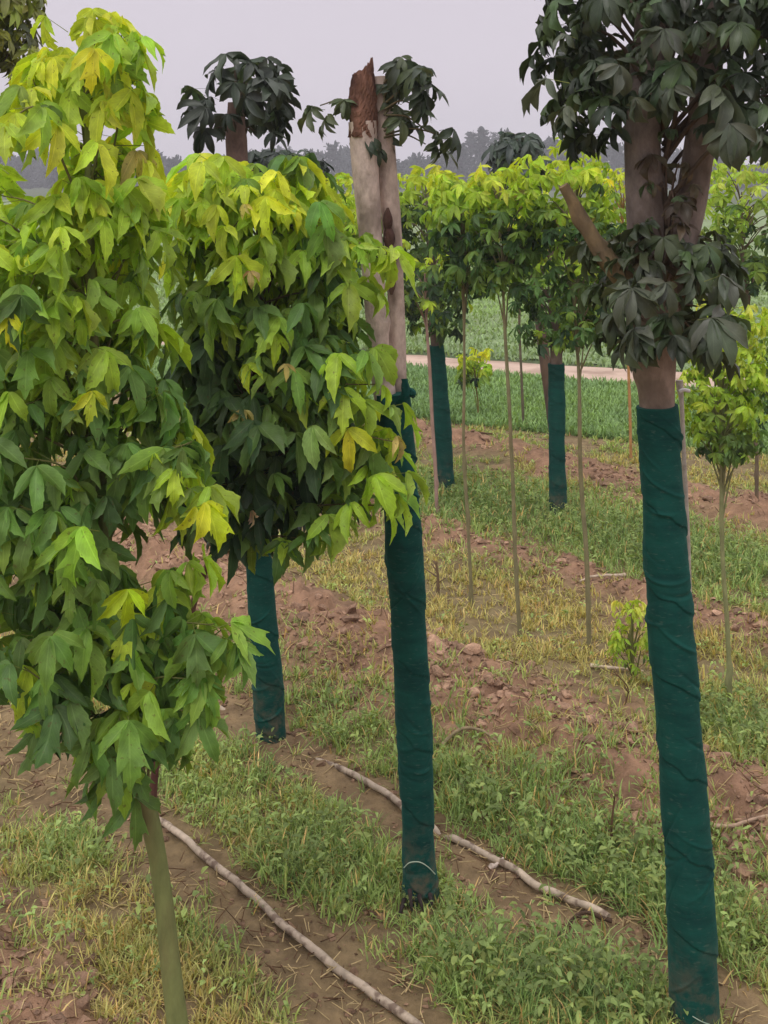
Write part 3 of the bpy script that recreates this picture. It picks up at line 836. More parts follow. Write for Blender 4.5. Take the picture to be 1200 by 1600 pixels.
Pk, Ok, _, _ = in_profile([(225, 1030, 1060), (280, 1030, 1070), (345, 1010, 1080), (420, 985, 1090)], 46, Y4 - .03, .1, .9)
lv += compounds(Pk, Ok, dark_cols(len(Pk), lin(104, 92, 66), lin(66, 58, 44), DK3, .2), .042, 'palm', .5, (.2, 1.3), (-.4, .6), petcol=lin(110, 92, 70), tmain=T_LANCE + T_ELL)
lm += limbs(Pk, spline([at(1040, 460, Y4), at(1042, 350, Y4), at(1045, 240, Y4)], 30), 0, .0035, lin(120, 100, 84), 2)
q4b = spline([at(1024, 560, Y4), at(1022, 470, Y4), at(1015, 380, Y4), at(1008, 300, Y4)], 40)
lm += limbs(P, q4b, 0, .005, lin(112, 94, 74), 3)
for (x, y, ox, oy, h) in [(1040, 55, -.3, -1, 1.1), (1100, 50, .4, -1, .9), (1060, 145, -.6, -1, .6), (1100, 150, .6, -.9, .7), (965, 110, 0, -1, 1.2), (1120, 205, .2, -1, .9), (1160, 200, .8, -.6, .8), (990, 160, -.1, -1, 1.2),
                         (1000, 455, -.6, -1, .7), (1030, 450, .2, -1, 1.2), (1100, 440, 1, -.2, .4), (1090, 500, .8, -.5, .6), (1010, 520, -.8, -.6, .6), (900, 60, -1, -.3, .5), (890, 130, -1, -.1, .5), (900, 175, -1, -.3, .6)]:
    lv += hero(x, y, 2.16, ox, oy, .07, lin(80, 88, 70) * rng.uniform(.8, 1.2), (h - .1, h + .1), 'palm', T_ELL)
build('crown', lv, M['leaf_dark'], t4)
build('branches', lm, M['bark'], t4)
for pts in [[(1082, 1588, .95), (1096, 1596, 1.04), (1112, 1602, .95)]]:
    q = np.array([at(x, y, Y4 - px(39, Y4) * k) for x, y, k in pts])
    build('loose_thread', tube(spline(q, 14), np.full(14, .0010), 5, col=lin(150, 168, 150)), M['thread'], t4)

# pale stake standing just behind the thick wrapped trunk
bs = gnd(1092, 1504); bs[2] = hz(bs[0], bs[1])
st = thing('plant_stake', bs, 'thin pale stake with a small white tie standing close behind the thickest wrapped trunk', 'stake')
Ys = bs[1]
trunk_part(st, [bs - [0, 0, .03], at(1083, 1150, Ys), at(1075, 860, Ys), at(1068, 700, Ys), at(1064, 594, Ys)], [.006, .0055, .0055, .005, .0045], 61, lin(170, 160, 148), 'twig', 10, .0006, 2, 'rod')
build('plastic_tie', tube(spline([at(1062, 612, Ys - .012), at(1068, 609, Ys - .014), at(1077, 611, Ys - .008)], 8), np.full(8, .004), 8, col=lin(205, 200, 195)), M['thread'], st)

# ------------------------------------------------------------------ wrapped tree behind with dark top (left of centre)
Y5 = gnd(424, 1152)[1]
b5 = gnd(424, 1152); b5[2] = hz(b5[0], b5[1])
t5 = thing('dark_crown_tree', b5, 'wrapped tree whose small dark tuft of leaves rises above the bushy golden crown', 'tree', G_W)
wp = [at(424, 1160, Y5), at(417, 1050, Y5), at(408, 930, Y5), at(400, 800, Y5), at(394, 690, Y5), at(389, 590, Y5)]
wrap_part(t5, wp, px(23, Y5), px(20, Y5), 71)
trunk_part(t5, [at(424, 1165, Y5), at(408, 930, Y5), at(394, 690, Y5), at(389, 590, Y5), at(382, 450, Y5), at(375, 320, Y5), at(369, 220, Y5), at(368, 160, Y5)], [.036, .035, .034, .032, .031, .03, px(17, Y5), px(12, Y5)], 72, lin(112, 92, 84), n=28, rows=160)
q5 = spline([at(372, 260, Y5), at(369, 200, Y5), at(368, 120, Y5)], 20)
prof5 = [(98, 345, 405), (120, 325, 420), (150, 320, 430), (185, 318, 425), (205, 330, 410)]
P, O, t, r = in_profile(prof5, 44, Y5, .3, .9)
lv = compounds(P, O, dark_cols(len(P), lin(58, 70, 54), lin(36, 46, 36), DK3, .1), .086, 'palm', .6, (.3, 1.1), (-.1, .5), petcol=lin(56, 62, 48), tmain=T_ELL + T_LANCE)
lm = limbs(P, q5, 0, .005, lin(74, 64, 54), 4)
prof5b = [(600, 330, 470), (680, 310, 480), (760, 320, 480), (830, 350, 450)]
P, O, t, r = in_profile(prof5b, 60, Y5, .3, .9)
lv += compounds(P, O, dark_cols(len(P), lin(48, 66, 46), lin(30, 40, 32), DK3, .15), .08, 'palm', .5, (.4, 1.2), (-.3, .4), petcol=lin(56, 62, 48), tmain=T_ELL)
build('crown', lv, M['leaf_dark'], t5)
build('branches', lm, M['bark'], t5)

# ------------------------------------------------------------------ trees of the rows behind
G_S = 'slim young trees in the rows behind'
BG_Y = lin(202, 216, 66); BG_G = lin(92, 130, 66); BG_D = lin(50, 82, 48)
def back_tree(name, base, top, radii, prof, n, label, cat='tree', group=G_S, wrap=None, top_y=.45, size=.06, seed=100, col=lin(126, 120, 88), ysh=0, cols=None, kind='palm', tm=None, yel=BG_Y, grn=BG_G, drk=BG_D, hang=(.5, 1.25), depth=.8, extra=None, top_bend=0):
    Yb = gnd(*base)[1]
    b = gnd(*base); b[2] = hz(b[0], b[1])
    o = thing(name, b, label, cat, group)
    a0 = np.array(base, float); a1 = np.array(top, float)
    r_ = np.random.default_rng(seed)
    if not wrap and name == 'slim_tree': radii = [q_ * .8 for q_ in radii]
    pts = [at(base[0], base[1] + 4, Yb)]
    for f in (.2, .4, .6, .8, 1.0):
        x = a0[0] + (a1[0] - a0[0]) * f + r_.normal(0, 1.6) + top_bend * math.sin(f * math.pi); y = a0[1] + (a1[1] - a0[1]) * f
        pts.append(at(x, y, Yb))
    _, q = trunk_part(o, pts, radii, seed, col, 'bark' if wrap else 'bark_young', 16 if wrap else 10, .0015 if not wrap else .002, 5, 'trunk' if wrap else 'stem', 70)
    if wrap:
        y1, r0w, r1w = wrap
        k = np.argmin(np.abs(q[:, 2] - at(0, y1, Yb)[2]))
        wrap_part(o, q[:k + 1:4] if k > 10 else q[:k + 1], r0w, r1w, seed + 1, .9, 48, rows_per_m=220)
    P, O, t, r = in_profile(prof, int(n * 1.8), Yb, .25, depth)
    c = cols(t, r) if cols is not None else golden(t, r, top_y, .14, yel=yel, green=grn, dark=drk)
    lv = compounds(P, O, c, size, kind, .5, hang, (-.2, .6), petcol=lin(90, 96, 56), tmain=tm or (T_LANCE + T_ELL[:3]))
    dk = cols is not None
    build('crown', lv, M['leaf_dark' if dk else 'leaf'], o)
    build('branches', limbs(P, q, 0, .0035, col * .9, 6), M['bark_young'], o)
    return o

back_tree('slim_tree', (738, 945), (722, 330), [.0085, .008, .0075, .007, .006, .003], [(268, 690, 765), (310, 680, 770), (370, 690, 765), (430, 705, 755), (462, 715, 745)], 120,
          'first of three thin bent stems, counting from the bare twin trunk', seed=101, top_bend=-4)
back_tree('slim_tree', (812, 992), (786, 330), [.0095, .009, .0085, .008, .006, .003], [(262, 755, 815), (300, 735, 840), (350, 735, 850), (410, 755, 830), (450, 770, 810)], 130,
          'middle one of three thin bent stems, rising beside the mound of red soil', seed=102, size=.056, top_bend=-5)
back_tree('slim_tree', (921, 1010), (896, 330), [.0105, .010, .009, .008, .006, .003], [(222, 850, 890), (255, 815, 935), (310, 810, 960), (370, 850, 965), (440, 870, 965), (500, 880, 960), (535, 890, 940)], 170,
          'slim young tree whose bright yellow top touches the dark crown of the thickest trunk', seed=103, size=.055, top_y=.42, top_bend=-2)
back_tree('wrapped_tree', (697, 768), (668, 330), [.03, .029, .028, .027, .022, .01], [(258, 635, 705), (290, 622, 725), (350, 618, 730), (420, 630, 730), (490, 640, 720), (520, 650, 705)], 170,
          'small wrapped tree leaning left with a dense dark green crown, nearest the sandy path', group=G_W, wrap=(530, px(14, 6.4), px(11, 6.4)), seed=104, size=.07, top_y=.28, grn=lin(80, 112, 66), drk=lin(42, 66, 46), col=lin(120, 104, 96))
back_tree('wrapped_tree', (873, 806), (860, 350), [.032, .031, .03, .029, .022, .01], [(330, 810, 910), (390, 800, 930), (450, 798, 935), (510, 810, 930), (535, 830, 915)], 210,
          'small upright wrapped tree with a leafy lime-spotted crown, behind the slim stems', group=G_W, wrap=(548, px(13, 5.95), px(12, 5.95)), seed=105, size=.062, top_y=.6, grn=lin(92, 132, 70), col=lin(120, 104, 96))
back_tree('slim_tree', (683, 808), (662, 420), [.0115, .011, .0105, .010, .008, .005], [(400, 630, 690), (450, 625, 695), (500, 645, 690)], 40,
          'slim pinkish-grey stem standing close beside the small leaning wrapped tree', seed=106, size=.065, top_y=.2, col=lin(158, 130, 118), grn=lin(76, 108, 62), drk=lin(42, 66, 46))
back_tree('slim_tree', (1141, 1108), (1118, 500), [.0095, .009, .0085, .008, .006, .003], [(470, 1110, 1175), (520, 1085, 1185), (560, 1085, 1180), (620, 1075, 1180), (680, 1085, 1180), (715, 1110, 1165)], 190,
          'slim pale stem with a low yellow-green bushy head, right of the thickest wrapped trunk', seed=107, size=.042, top_y=.95, col=lin(132, 134, 92), grn=lin(120, 150, 74), yel=lin(206, 214, 90))
back_tree('slim_tree', (1182, 800), (1158, 300), [.012, .011, .0105, .010, .008, .004], [(248, 1120, 1200), (290, 1105, 1240), (350, 1100, 1250), (410, 1110, 1230), (450, 1130, 1200)], 130,
          'young tree at the far right edge, pale yellow crown above the low yellow-green head', seed=108, size=.062, top_y=.6, col=lin(112, 98, 80), grn=lin(96, 128, 72), yel=lin(190, 206, 96))
back_tree('slim_tree', (1215, 850), (1205, 520), [.012, .011, .0105, .010, .008, .004], [(480, 1190, 1250), (560, 1180, 1270), (640, 1175, 1270), (700, 1190, 1250)], 90,
          'green sapling cut by the right edge, above the reddish soil bank', seed=109, size=.055, top_y=.4, col=lin(112, 98, 80))
back_tree('slim_tree', (986, 720), (975, 330), [.011, .011, .0105, .010, .008, .004], [(262, 910, 980), (300, 900, 1000), (350, 905, 1010), (400, 930, 1010)], 90,
          'young tree with bright yellow head seen between slanting stub limb and dark forked trunk', seed=110, size=.062, top_y=1.0, col=lin(176, 132, 84), yel=lin(222, 224, 50))
back_tree('slim_tree', (818, 668), (806, 300), [.011, .011, .0105, .010, .008, .004], [(290, 770, 850), (340, 765, 850), (400, 775, 845), (430, 790, 830)], 80,
          'farthest slim stem, standing in the green crop before the sandy path', seed=111, size=.075, top_y=.6, col=lin(104, 96, 78))
back_tree('slim_tree', (532, 705), (522, 330), [.011, .010, .0095, .009, .008, .004], [(300, 490, 550), (340, 480, 560), (420, 490, 550), (470, 490, 545), (525, 500, 540)], 90,
          'thin dark stem with pale green leaves seen through the gap beside the twin trunk', seed=112, size=.065, top_y=.9, col=lin(88, 96, 62))
back_tree('slim_tree', (745, 655), (742, 545), [.007, .007, .006, .006, .005, .003], [(548, 728, 755), (575, 722, 762), (600, 726, 760)], 26,
          'tiny bright yellow sapling at the edge of the sandy path', seed=113, size=.075, top_y=.9, col=lin(120, 110, 60), yel=lin(226, 224, 60))
back_tree('small_shrub', (992, 1062), (984, 950), [.005, .005, .005, .004, .003, .002], [(940, 975, 1005), (965, 962, 1015), (1000, 958, 1020), (1035, 965, 1015)], 44,
          'small pale yellow shrub growing left of the thickest wrapped trunk', 'shrub', None, seed=114, size=.034, top_y=1.2, col=lin(110, 110, 66), yel=lin(214, 216, 104), grn=lin(140, 160, 84), kind='tri', tm=T_TOOTH)
back_tree('slim_tree', (640, 690), (600, 330), [.011, .010, .0095, .009, .008, .004], [(285, 560, 625), (340, 555, 635), (400, 560, 630), (440, 570, 620)], 70,
          'young tree mostly hidden behind the bare twin trunk, dull green leaves showing between the limbs', seed=115, size=.07, top_y=.5, col=lin(88, 90, 62))
back_tree('slim_tree', (455, 790), (470, 320), [.013, .012, .011, .010, .008, .004], [(275, 440, 540), (320, 440, 550), (380, 450, 550), (420, 460, 540)], 80,
          'golden young tree showing over the shoulder of the bushy tree, left of the twin trunk', seed=116, size=.07, top_y=.8, col=lin(88, 90, 62))

darkf = lambda a, b_: (lambda t, r: dark_cols(len(t), lin(*a), lin(*b_), DK3, .08))
back_tree('dark_crown_tree', (430, 760), (440, 260), [.04, .038, .036, .034, .03, .015], [(236, 415, 470), (250, 395, 490), (275, 390, 500), (300, 410, 480)], 70,
          'distant dark tree whose flat crown peeks over the bushy golden tree', group=None, seed=120, size=.10, col=lin(90, 76, 68), cols=darkf((60, 76, 62), (40, 52, 46)), hang=(.2, .8))
back_tree('dark_crown_tree', (872, 712), (812, 255), [.036, .034, .032, .03, .026, .014], [(208, 795, 825), (225, 785, 838), (250, 780, 840), (290, 790, 835)], 46,
          'dark tree with drooping leaves rising over the yellow crowns under the hazy treeline', group=None, seed=121, size=.11, col=lin(90, 76, 68), cols=darkf((64, 80, 66), (44, 56, 50)), hang=(.5, 1.2))
back_tree('corner_tree', (-75, 1330), (-30, -40), [.03, .028, .026, .022, .016, .008], [(-90, -90, 20), (-30, -110, 55), (30, -100, 55), (80, -80, 45), (105, -60, 20)], 120,
          'olive-brown leaved tree reaching into the top left corner against the sky', group=None, seed=122, size=.055, col=lin(70, 60, 54), cols=lambda t, r: dark_cols(len(t), lin(128, 134, 62), lin(66, 72, 42), lin(150, 160, 70), .3), hang=(.6, 1.2))

# ------------------------------------------------------------------ pipes, sticks
def on_ground(pts, n, r, dip=None, wob=.006, seed=0):
    g = np.array([gnd(*p)[:2] for p in pts])
    q = spline(np.concatenate([g, np.zeros((len(g), 1))], 1), n)
    s = np.linspace(0, 1, n)
    q[:, 0] += wob * (fbm(s * 9, s * 0 + seed, seed, 3) - .5) * 2
    hh = height(q[:, 0], q[:, 1])
    k = np.ones(13) / 13
    hh = np.convolve(np.pad(hh, 6, mode='edge'), k, 'valid')
    q[:, 2] = hh + r * .75 + .006
    if dip is not None: q[:, 2] -= dip(s)
    return q
def pipe(pts, r, label, seed, dip=None, n=240):
    q = on_ground(pts, n, r, dip, seed=seed)
    ch = tube(q, np.full(n, r), 14, lambda th, s: .0012 * (fbm(np.cos(th) * 2 + s * 12, np.sin(th) * 2, seed, 3) - .5) * 2, col=lin(178, 162, 142))
    c0 = q[n // 2]
    o = build('irrigation_pipe', ch, M['pipe'], origin=tuple(c0))
    return tag(o, label, 'pipe', 'dusty irrigation pipes along the tree rows')
pipe([(195, 1232), (240, 1278), (290, 1322), (350, 1370), (400, 1412), (450, 1458), (510, 1508), (570, 1550), (640, 1602), (760, 1700)], .0085, 'dusty pale pipe lying on bare soil between the front tree and the wrapped twin trunk', 3,
     lambda s: .022 * np.exp(-((s - .06) / .05) ** 2) + .006 * (fbm(s * 14, s * 0, 4, 2) - .4))
pipe([(285, 1070), (330, 1098), (400, 1135), (510, 1197), (560, 1228), (620, 1266), (680, 1306), (735, 1333), (800, 1366), (870, 1404), (950, 1448)], .0085, 'dusty pale pipe passing behind the wrapped twin trunk and ending at a cut end', 5,
     lambda s: .035 * np.exp(-((s - .22) / .1) ** 2) + .02 * np.exp(-((s - .62) / .02) ** 2))
def twig(name, pts, r, col, label, lift=0, forks=()):
    n = 40
    q = on_ground(pts, n, r, None, .004, 9); q[:, 2] += lift * np.sin(np.linspace(0, math.pi, n))
    ch = tube(q, np.linspace(r, r * .4, n), 8, lambda th, s: r * .3 * (fbm(np.cos(th) * 2 + s * 60, np.sin(th) * 2, 4, 2) - .5) * 2, col=col)
    for (k, d) in forks:
        a = q[k]; ch += tube(spline([a, a + np.array(d) * .5 + [0, 0, .01], a + np.array(d)], 8), np.linspace(r * .6, r * .2, 8), 6, col=col)
    return tag(build(name, ch, M['twig'], origin=tuple(q[0])), label, 'stick')
twig('fallen_stick', [(922, 1040), (950, 1043), (980, 1046), (1005, 1049)], .007, lin(200, 182, 160), 'short pale stick on the grass left of the thickest wrapped trunk')
twig('fallen_stick', [(975, 908), (955, 918), (930, 920), (905, 925)], .008, lin(190, 172, 150), 'pale broken stick at the end of the small red soil mound', .01)
twig('fallen_stick', [(955, 1452), (910, 1448), (880, 1468), (862, 1492)], .005, lin(74, 58, 46), 'dark curved twig lying just below the cut pipe end', .012, [(18, (.04, -.05, .004))])
twig('fallen_stick', [(766, 1362), (775, 1358), (786, 1350)], .006, lin(200, 184, 170), 'stubby pale chip of wood against the pipe right of the twin trunk')
twig('fallen_stick', [(1112, 1328), (1150, 1327), (1210, 1330), (1260, 1334)], .006, lin(176, 150, 128), 'long straight pale stick below the red soil at the right edge')
twig('fallen_stick', [(690, 1182), (720, 1172), (760, 1176), (790, 1188)], .006, lin(150, 134, 104), 'bent dry stem in the weeds below the red soil ridge', .02)
twig('fallen_stick', [(722, 686), (740, 687), (775, 686)], .012, lin(90, 70, 52), 'dark stick on the field edge behind the first slim stem')

# dead upright stalks
def stalk(px0, py0, h, r, col, label, seed):
    b = gnd(px0, py0); b[2] = hz(b[0], b[1])
    rr = np.random.default_rng(seed)
    q = spline([b - [0, 0, .01], b + [rr.normal(0, .006), 0, h * .5], b + [rr.normal(0, .012), 0, h]], 14)
    ch = tube(q, np.linspace(r, r * .5, 14), 8, col=col)
    for k in range(5):
        a = q[rr.integers(4, 13)]; d = np.array([rr.normal(0, .03), rr.normal(0, .03), rr.uniform(.01, .04)])
        ch += tube(spline([a, a + d * .5, a + d], 5), np.linspace(r * .5, r * .2, 5), 5, col=col)
    tag(build('dead_stalk', ch, M['twig'], origin=tuple(b)), label, 'stalk', 'dead stalks standing in the weeds')
stalk(955, 1335, .13, .004, lin(98, 74, 54), 'thin dead stalk in the grass between the cut pipe and the thickest wrapped trunk', 1)
stalk(684, 930, .13, .008, lin(110, 92, 70), 'stubby grey-brown dead stalk in yellow grass right of the wrapped twin trunk', 2)
stalk(975, 1110, .10, .003, lin(98, 74, 54), 'thin dead stalk under the small pale yellow shrub', 3)

# ------------------------------------------------------------------ soil clods (uncountable)
def ico():
    p = (1 + 5 ** .5) / 2
    v = norm(np.array([(-1, p, 0), (1, p, 0), (-1, -p, 0), (1, -p, 0), (0, -1, p), (0, 1, p), (0, -1, -p), (0, 1, -p), (p, 0, -1), (p, 0, 1), (-p, 0, -1), (-p, 0, 1)], float))
    f = np.array([(0, 11, 5), (0, 5, 1), (0, 1, 7), (0, 7, 10), (0, 10, 11), (1, 5, 9), (5, 11, 4), (11, 10, 2), (10, 7, 6), (7, 1, 8), (3, 9, 4), (3, 4, 2), (3, 2, 6), (3, 6, 8), (3, 8, 9), (4, 9, 5), (2, 4, 11), (6, 2, 10), (8, 6, 7), (9, 8, 1)])
    V = [tuple(x) for x in v]; mid = {}; F2 = []
    def m(a, b):
        k = (min(a, b), max(a, b))
        if k not in mid:
            w = np.array(V[a]) + np.array(V[b]); V.append(tuple(w / np.linalg.norm(w))); mid[k] = len(V) - 1
        return mid[k]
    for a, b, c_ in f:
        x, y, z = m(a, b), m(b, c_), m(c_, a)
        F2 += [(a, x, z), (b, y, x), (c_, z, y), (x, y, z)]
    return np.array(V), np.array(F2)
IV, IF = ico()
def scatter(n, fn, ylo=1.5, yhi=8.6, pad=.8):
    """random ground points in (and beside) the view, kept with probability fn(x, y); more of them near the camera"""
    Y = ylo * (yhi / ylo) ** rng.random(n)
    X = rng.uniform(-1, 1, n) * (.33 * Y + pad)
    k = rng.random(n) < fn(X, Y)
    return X[k], Y[k]
X, Y = scatter(130000, lambda x, y: np.clip(soil_mask(x, y) - .25, 0, 1) * (.25 + .75 * red_mask(x, y)) * smooth(.3, .62, fbm(x * 5, y * 5, 61, 3)))
n = len(X)
sz = np.clip(rng.lognormal(-5.0, .66, n), .003, .030) * (.55 + .45 * red_mask(X, Y))
vars_ = []
for k_ in range(24):
    v = IV * (1 + .75 * (fbm(IV[:, 0] * 1.3 + k_ * 7.1 + IV[:, 2], IV[:, 1] * 1.3 + IV[:, 2] * 1.1 + k_ * 3.3, 200 + k_, 3) - .5))[:, None]
    for f_ in range(9):          # a few broken faces
        d_ = norm(rng.normal(0, 1, 3)); h_ = v @ d_; lim = rng.uniform(.38, .75)
        v = v - np.maximum(h_ - lim, 0)[:, None] * d_[None]
    vars_.append(v)
vars_ = np.array(vars_)
V = vars_[rng.integers(0, 24, n)] * np.stack([rng.uniform(.7, 1.4, n), rng.uniform(.7, 1.4, n), rng.uniform(.5, .95, n)], -1)[:, None, :]
a = rng.uniform(0, 6.28, n)
Vx = V[..., 0] * np.cos(a)[:, None] - V[..., 1] * np.sin(a)[:, None]; Vy = V[..., 0] * np.sin(a)[:, None] + V[..., 1] * np.cos(a)[:, None]
V = np.stack([Vx, Vy, V[..., 2]], -1) * sz[:, None, None] + np.stack([X, Y, height(X, Y) + sz * .05], -1)[:, None, :]
cc = (lin(166, 134, 110)[None] * red_mask(X, Y)[:, None] + lin(144, 116, 92)[None] * (1 - red_mask(X, Y)[:, None])) * rng.uniform(.55, 1.25, (n, 1))
o = build('soil_clods', [(V.reshape(-1, 3), (IF[None] + (np.arange(n) * len(IV))[:, None, None]).reshape(-1, 3), np.repeat(cc, len(IV), 0))], M['clod'], smooth_shade=False)
tag(o, 'crumbly reddish soil clods heaped along the turned earth rows', 'soil', kind='stuff')

# ------------------------------------------------------------------ grass, weeds, straw, crop (uncountable)
BL = (np.array([(-.5, 0, 0), (.5, 0, 0), (-.4, .38, .02), (.4, .38, .02), (-.25, .72, .1), (.25, .72, .1), (0, 1, .25)], float), np.array([(0, 1, 3, 2), (2, 3, 5, 4)]), np.array([(4, 5, 6)]))
def blades(X, Y, H, W, C, lean=.5, spread=None):
    n = len(X)
    az = rng.uniform(0, 6.28, n)
    O = np.stack([np.cos(az), np.sin(az), 0 * az], -1)
    ln = np.abs(rng.normal(0, lean, n))[:, None]
    D = norm(UP + O * ln)
    N = norm(O * 1.0 - UP * ln)
    Xv = np.cross(D, N)
    P = np.stack([X, Y, height(X, Y) - .004], -1)
    t = BL[0]
    bend = rng.uniform(.4, 1.8, n)[:, None, None]
    V = P[:, None, :] + (H[:, None, None] * t[None, :, 1:2]) * D[:, None, :] + (W[:, None, None] * t[None, :, 0:1]) * Xv[:, None, :] + (H[:, None, None] * t[None, :, 2:3] * bend) * N[:, None, :] - UP * (H[:, None, None] * .25 * bend * t[None, :, 2:3])
    k = np.arange(n) * 7
    uv = np.tile(np.stack([t[:, 0] * 1.6, t[:, 1]], -1), (n, 1))
    V = V.reshape(-1, 3); C = np.repeat(C, 7, 0)
    return [(V, (BL[1][None] + k[:, None, None]).reshape(-1, 4), C, uv)], (V, (BL[2][None] + k[:, None, None]).reshape(-1, 3), C, uv)

def merge_blades(res):
    """join the quad and the tip faces over shared vertices"""
    (q,), (V, tf, C, uv) = res
    n = len(q[0])
    # tips reuse a second copy of the vertices; drop unused ones
    k = tf.ravel(); return [(q[0], q[1], q[2], q[3]), (V[k], np.arange(len(k)).reshape(-1, 3), C[k], uv[k])]

def lush(x, y):
    """extra rank growth in a few places (tree feet, gaps)"""
    s = 0
    for (px_, py_, rad, w) in [(850, 1540, .17, 1.1), (960, 1560, .2, 1.0), (710, 1480, .10, 1.0), (1170, 1440, .25, .6), (470, 1350, .22, .7), (430, 1195, .14, .9), (560, 1110, .25, .5), (760, 1240, .3, .6),
                              (1160, 1140, .28, 1.0), (770, 785, .45, 1.0), (650, 780, .35, .8), (960, 840, .45, .9), (1150, 890, .5, .8), (180, 1330, .25, .5), (860, 1310, .3, .5), (330, 1450, .15, .4), (720, 790, .4, .8), (330, 1050, .4, .4), (1000, 1380, .2, .5)]:
        g = gnd(px_, py_)
        s = s + w * np.exp(-((x - g[0]) ** 2 + (y - g[1]) ** 2) / rad ** 2)
    return np.clip(s, 0, 1.2)
def yellowing(x, y):
    u = row_u(x, y)
    return np.clip(np.exp(-((u - 3.35) / .45) ** 2) * .9 + np.exp(-((u - 1.3) / .15) ** 2) * .5 + .8 * smooth(.45, .7, fbm(x * 2.3, y * 2.3, 91, 3)) - .7 * lush(x, y), 0, 1)
def pipe_clear(x, y):
    u = RU(x, y); k = .035 * (fbm(x * 5, y * 5, 55, 2) - .5) * 2
    a = smooth(.0, .06, np.abs(u - 1.565 + k) - .07) * smooth(1.0, .6, np.abs(x - .0) * 0 + (y > 3.6) * 0)
    b = smooth(.0, .05, np.abs(u - 2.09 + k) - .06)
    b = np.maximum(b, smooth(.0, .1, -x - .45))
    g = gnd(760, 1460); c = 1 - .9 * np.exp(-((x - g[0]) ** 2 + (y - g[1]) ** 2) / .11 ** 2)
    return np.clip(a * b * c, .03, 1)
def veg(x, y):
    s = soil_mask(x, y)
    return np.clip((1 - .93 * s) * (.2 + .8 * smooth(.38, .6, fbm(x * 5, y * 5, 13, 3))) + .5 * lush(x, y), 0, 1) * smooth(8.75, 8.3, VV(x, y)) * pipe_clear(x, y)

def gcol(x, y, n):
    f = np.clip(yellowing(x, y) + rng.normal(0, .22, n), 0, 1)[:, None]
    L = lush(x, y)[:, None]
    green = lin(128, 148, 82) * (1 - .4 * L) + lin(84, 122, 76) * .4 * L
    c = green * (1 - f) + lin(160, 150, 92) * f
    dry = (rng.random(n) < .10)[:, None]
    c = np.where(dry, lin(178, 150, 100), c)
    return np.clip(c * 1.55 * rng.uniform(.6, 1.35, (n, 1)), .004, .85)

X, Y = scatter(70000, veg)
k = rng.integers(4, 14, len(X)); X = np.repeat(X, k); Y = np.repeat(Y, k)
n = len(X)
X = X + rng.normal(0, .012, n); Y = Y + rng.normal(0, .012, n)
H = rng.uniform(.012, .05, n) * (1 + .9 * lush(X, Y)) * (.7 + .6 * fbm(X * 6, Y * 6, 19, 2))
W = rng.uniform(.0016, .0036, n) * (1 + .22 * Y)
g1 = merge_blades(blades(X, Y, H, W, gcol(X, Y, n), .75))
tag(build('grass', g1, M['grass'], smooth_shade=False), 'patchy green and yellowing grass between the tree rows', 'grass', kind='stuff')

# broadleaf weeds: small rosettes
X, Y = scatter(23000, lambda x, y: veg(x, y) * (.14 + .8 * np.clip(lush(x, y), 0, 1) + .35 * smooth(.5, .65, fbm(x * 3.5, y * 3.5, 29, 3))))
n = len(X); k = 5
X = np.repeat(X, k); Y = np.repeat(Y, k)
az = rng.uniform(0, 6.28, n * k); O = np.stack([np.cos(az), np.sin(az), 0 * az], -1)
LS = lush(X, Y)
hgt = rng.uniform(.012, .04, n * k) * (1 + 1.4 * LS)
P = np.stack([X + rng.normal(0, .006, n * k), Y + rng.normal(0, .006, n * k), height(X, Y) + hgt], -1)
el = rng.uniform(-.1, .9, n * k)[:, None]
D = O * np.cos(el) + UP * np.sin(el); N_ = -O * np.sin(el) + UP * np.cos(el)
wc = np.clip(lin(146, 168, 98)[None] * (1 - .3 * LS[:, None]) * np.repeat(rng.uniform(.7, 1.5, (n, 1)), k, 0) * rng.uniform(.8, 1.2, (n * k, 1)) + np.repeat(rng.random((n, 1)) < .2, k, 0) * lin(70, 62, 20)[None], .004, .8)
g2 = stamp(T_WEED, P, D, N_, rng.uniform(.007, .020, n * k) * (1 + .4 * LS) * (1 + .05 * Y), wc)
tag(build('weeds', g2, M['grass'], smooth_shade=True), 'low broad-leaved weeds mixed through the grass', 'weeds', kind='stuff')

# dry straw and litter
X, Y = scatter(40000, lambda x, y: (.35 + .3 * soil_mask(x, y)) * smooth(.35, .6, fbm(x * 5, y * 5, 71, 3)) * smooth(8.7, 8.2, VV(x, y)))
n = len(X); az = rng.uniform(0, 6.28, n); L_ = rng.uniform(.012, .05, n)
A = np.stack([X, Y, height(X, Y) + rng.uniform(.002, .012, n)], -1)
X2, Y2_ = X + L_ * np.cos(az), Y + L_ * np.sin(az)
B = np.stack([X2, Y2_, height(X2, Y2_) + rng.uniform(.003, .02, n)], -1)
sc_ = np.where(rng.random((n, 1)) < .6, lin(190, 168, 122), lin(104, 78, 56)) * rng.uniform(.7, 1.15, (n, 1))
tag(build('dry_straw', sticks(A, B, .0011 * (1 + .15 * Y), sc_), M['straw']), 'dry straw and dead stems strewn over the soil', 'straw', kind='stuff')

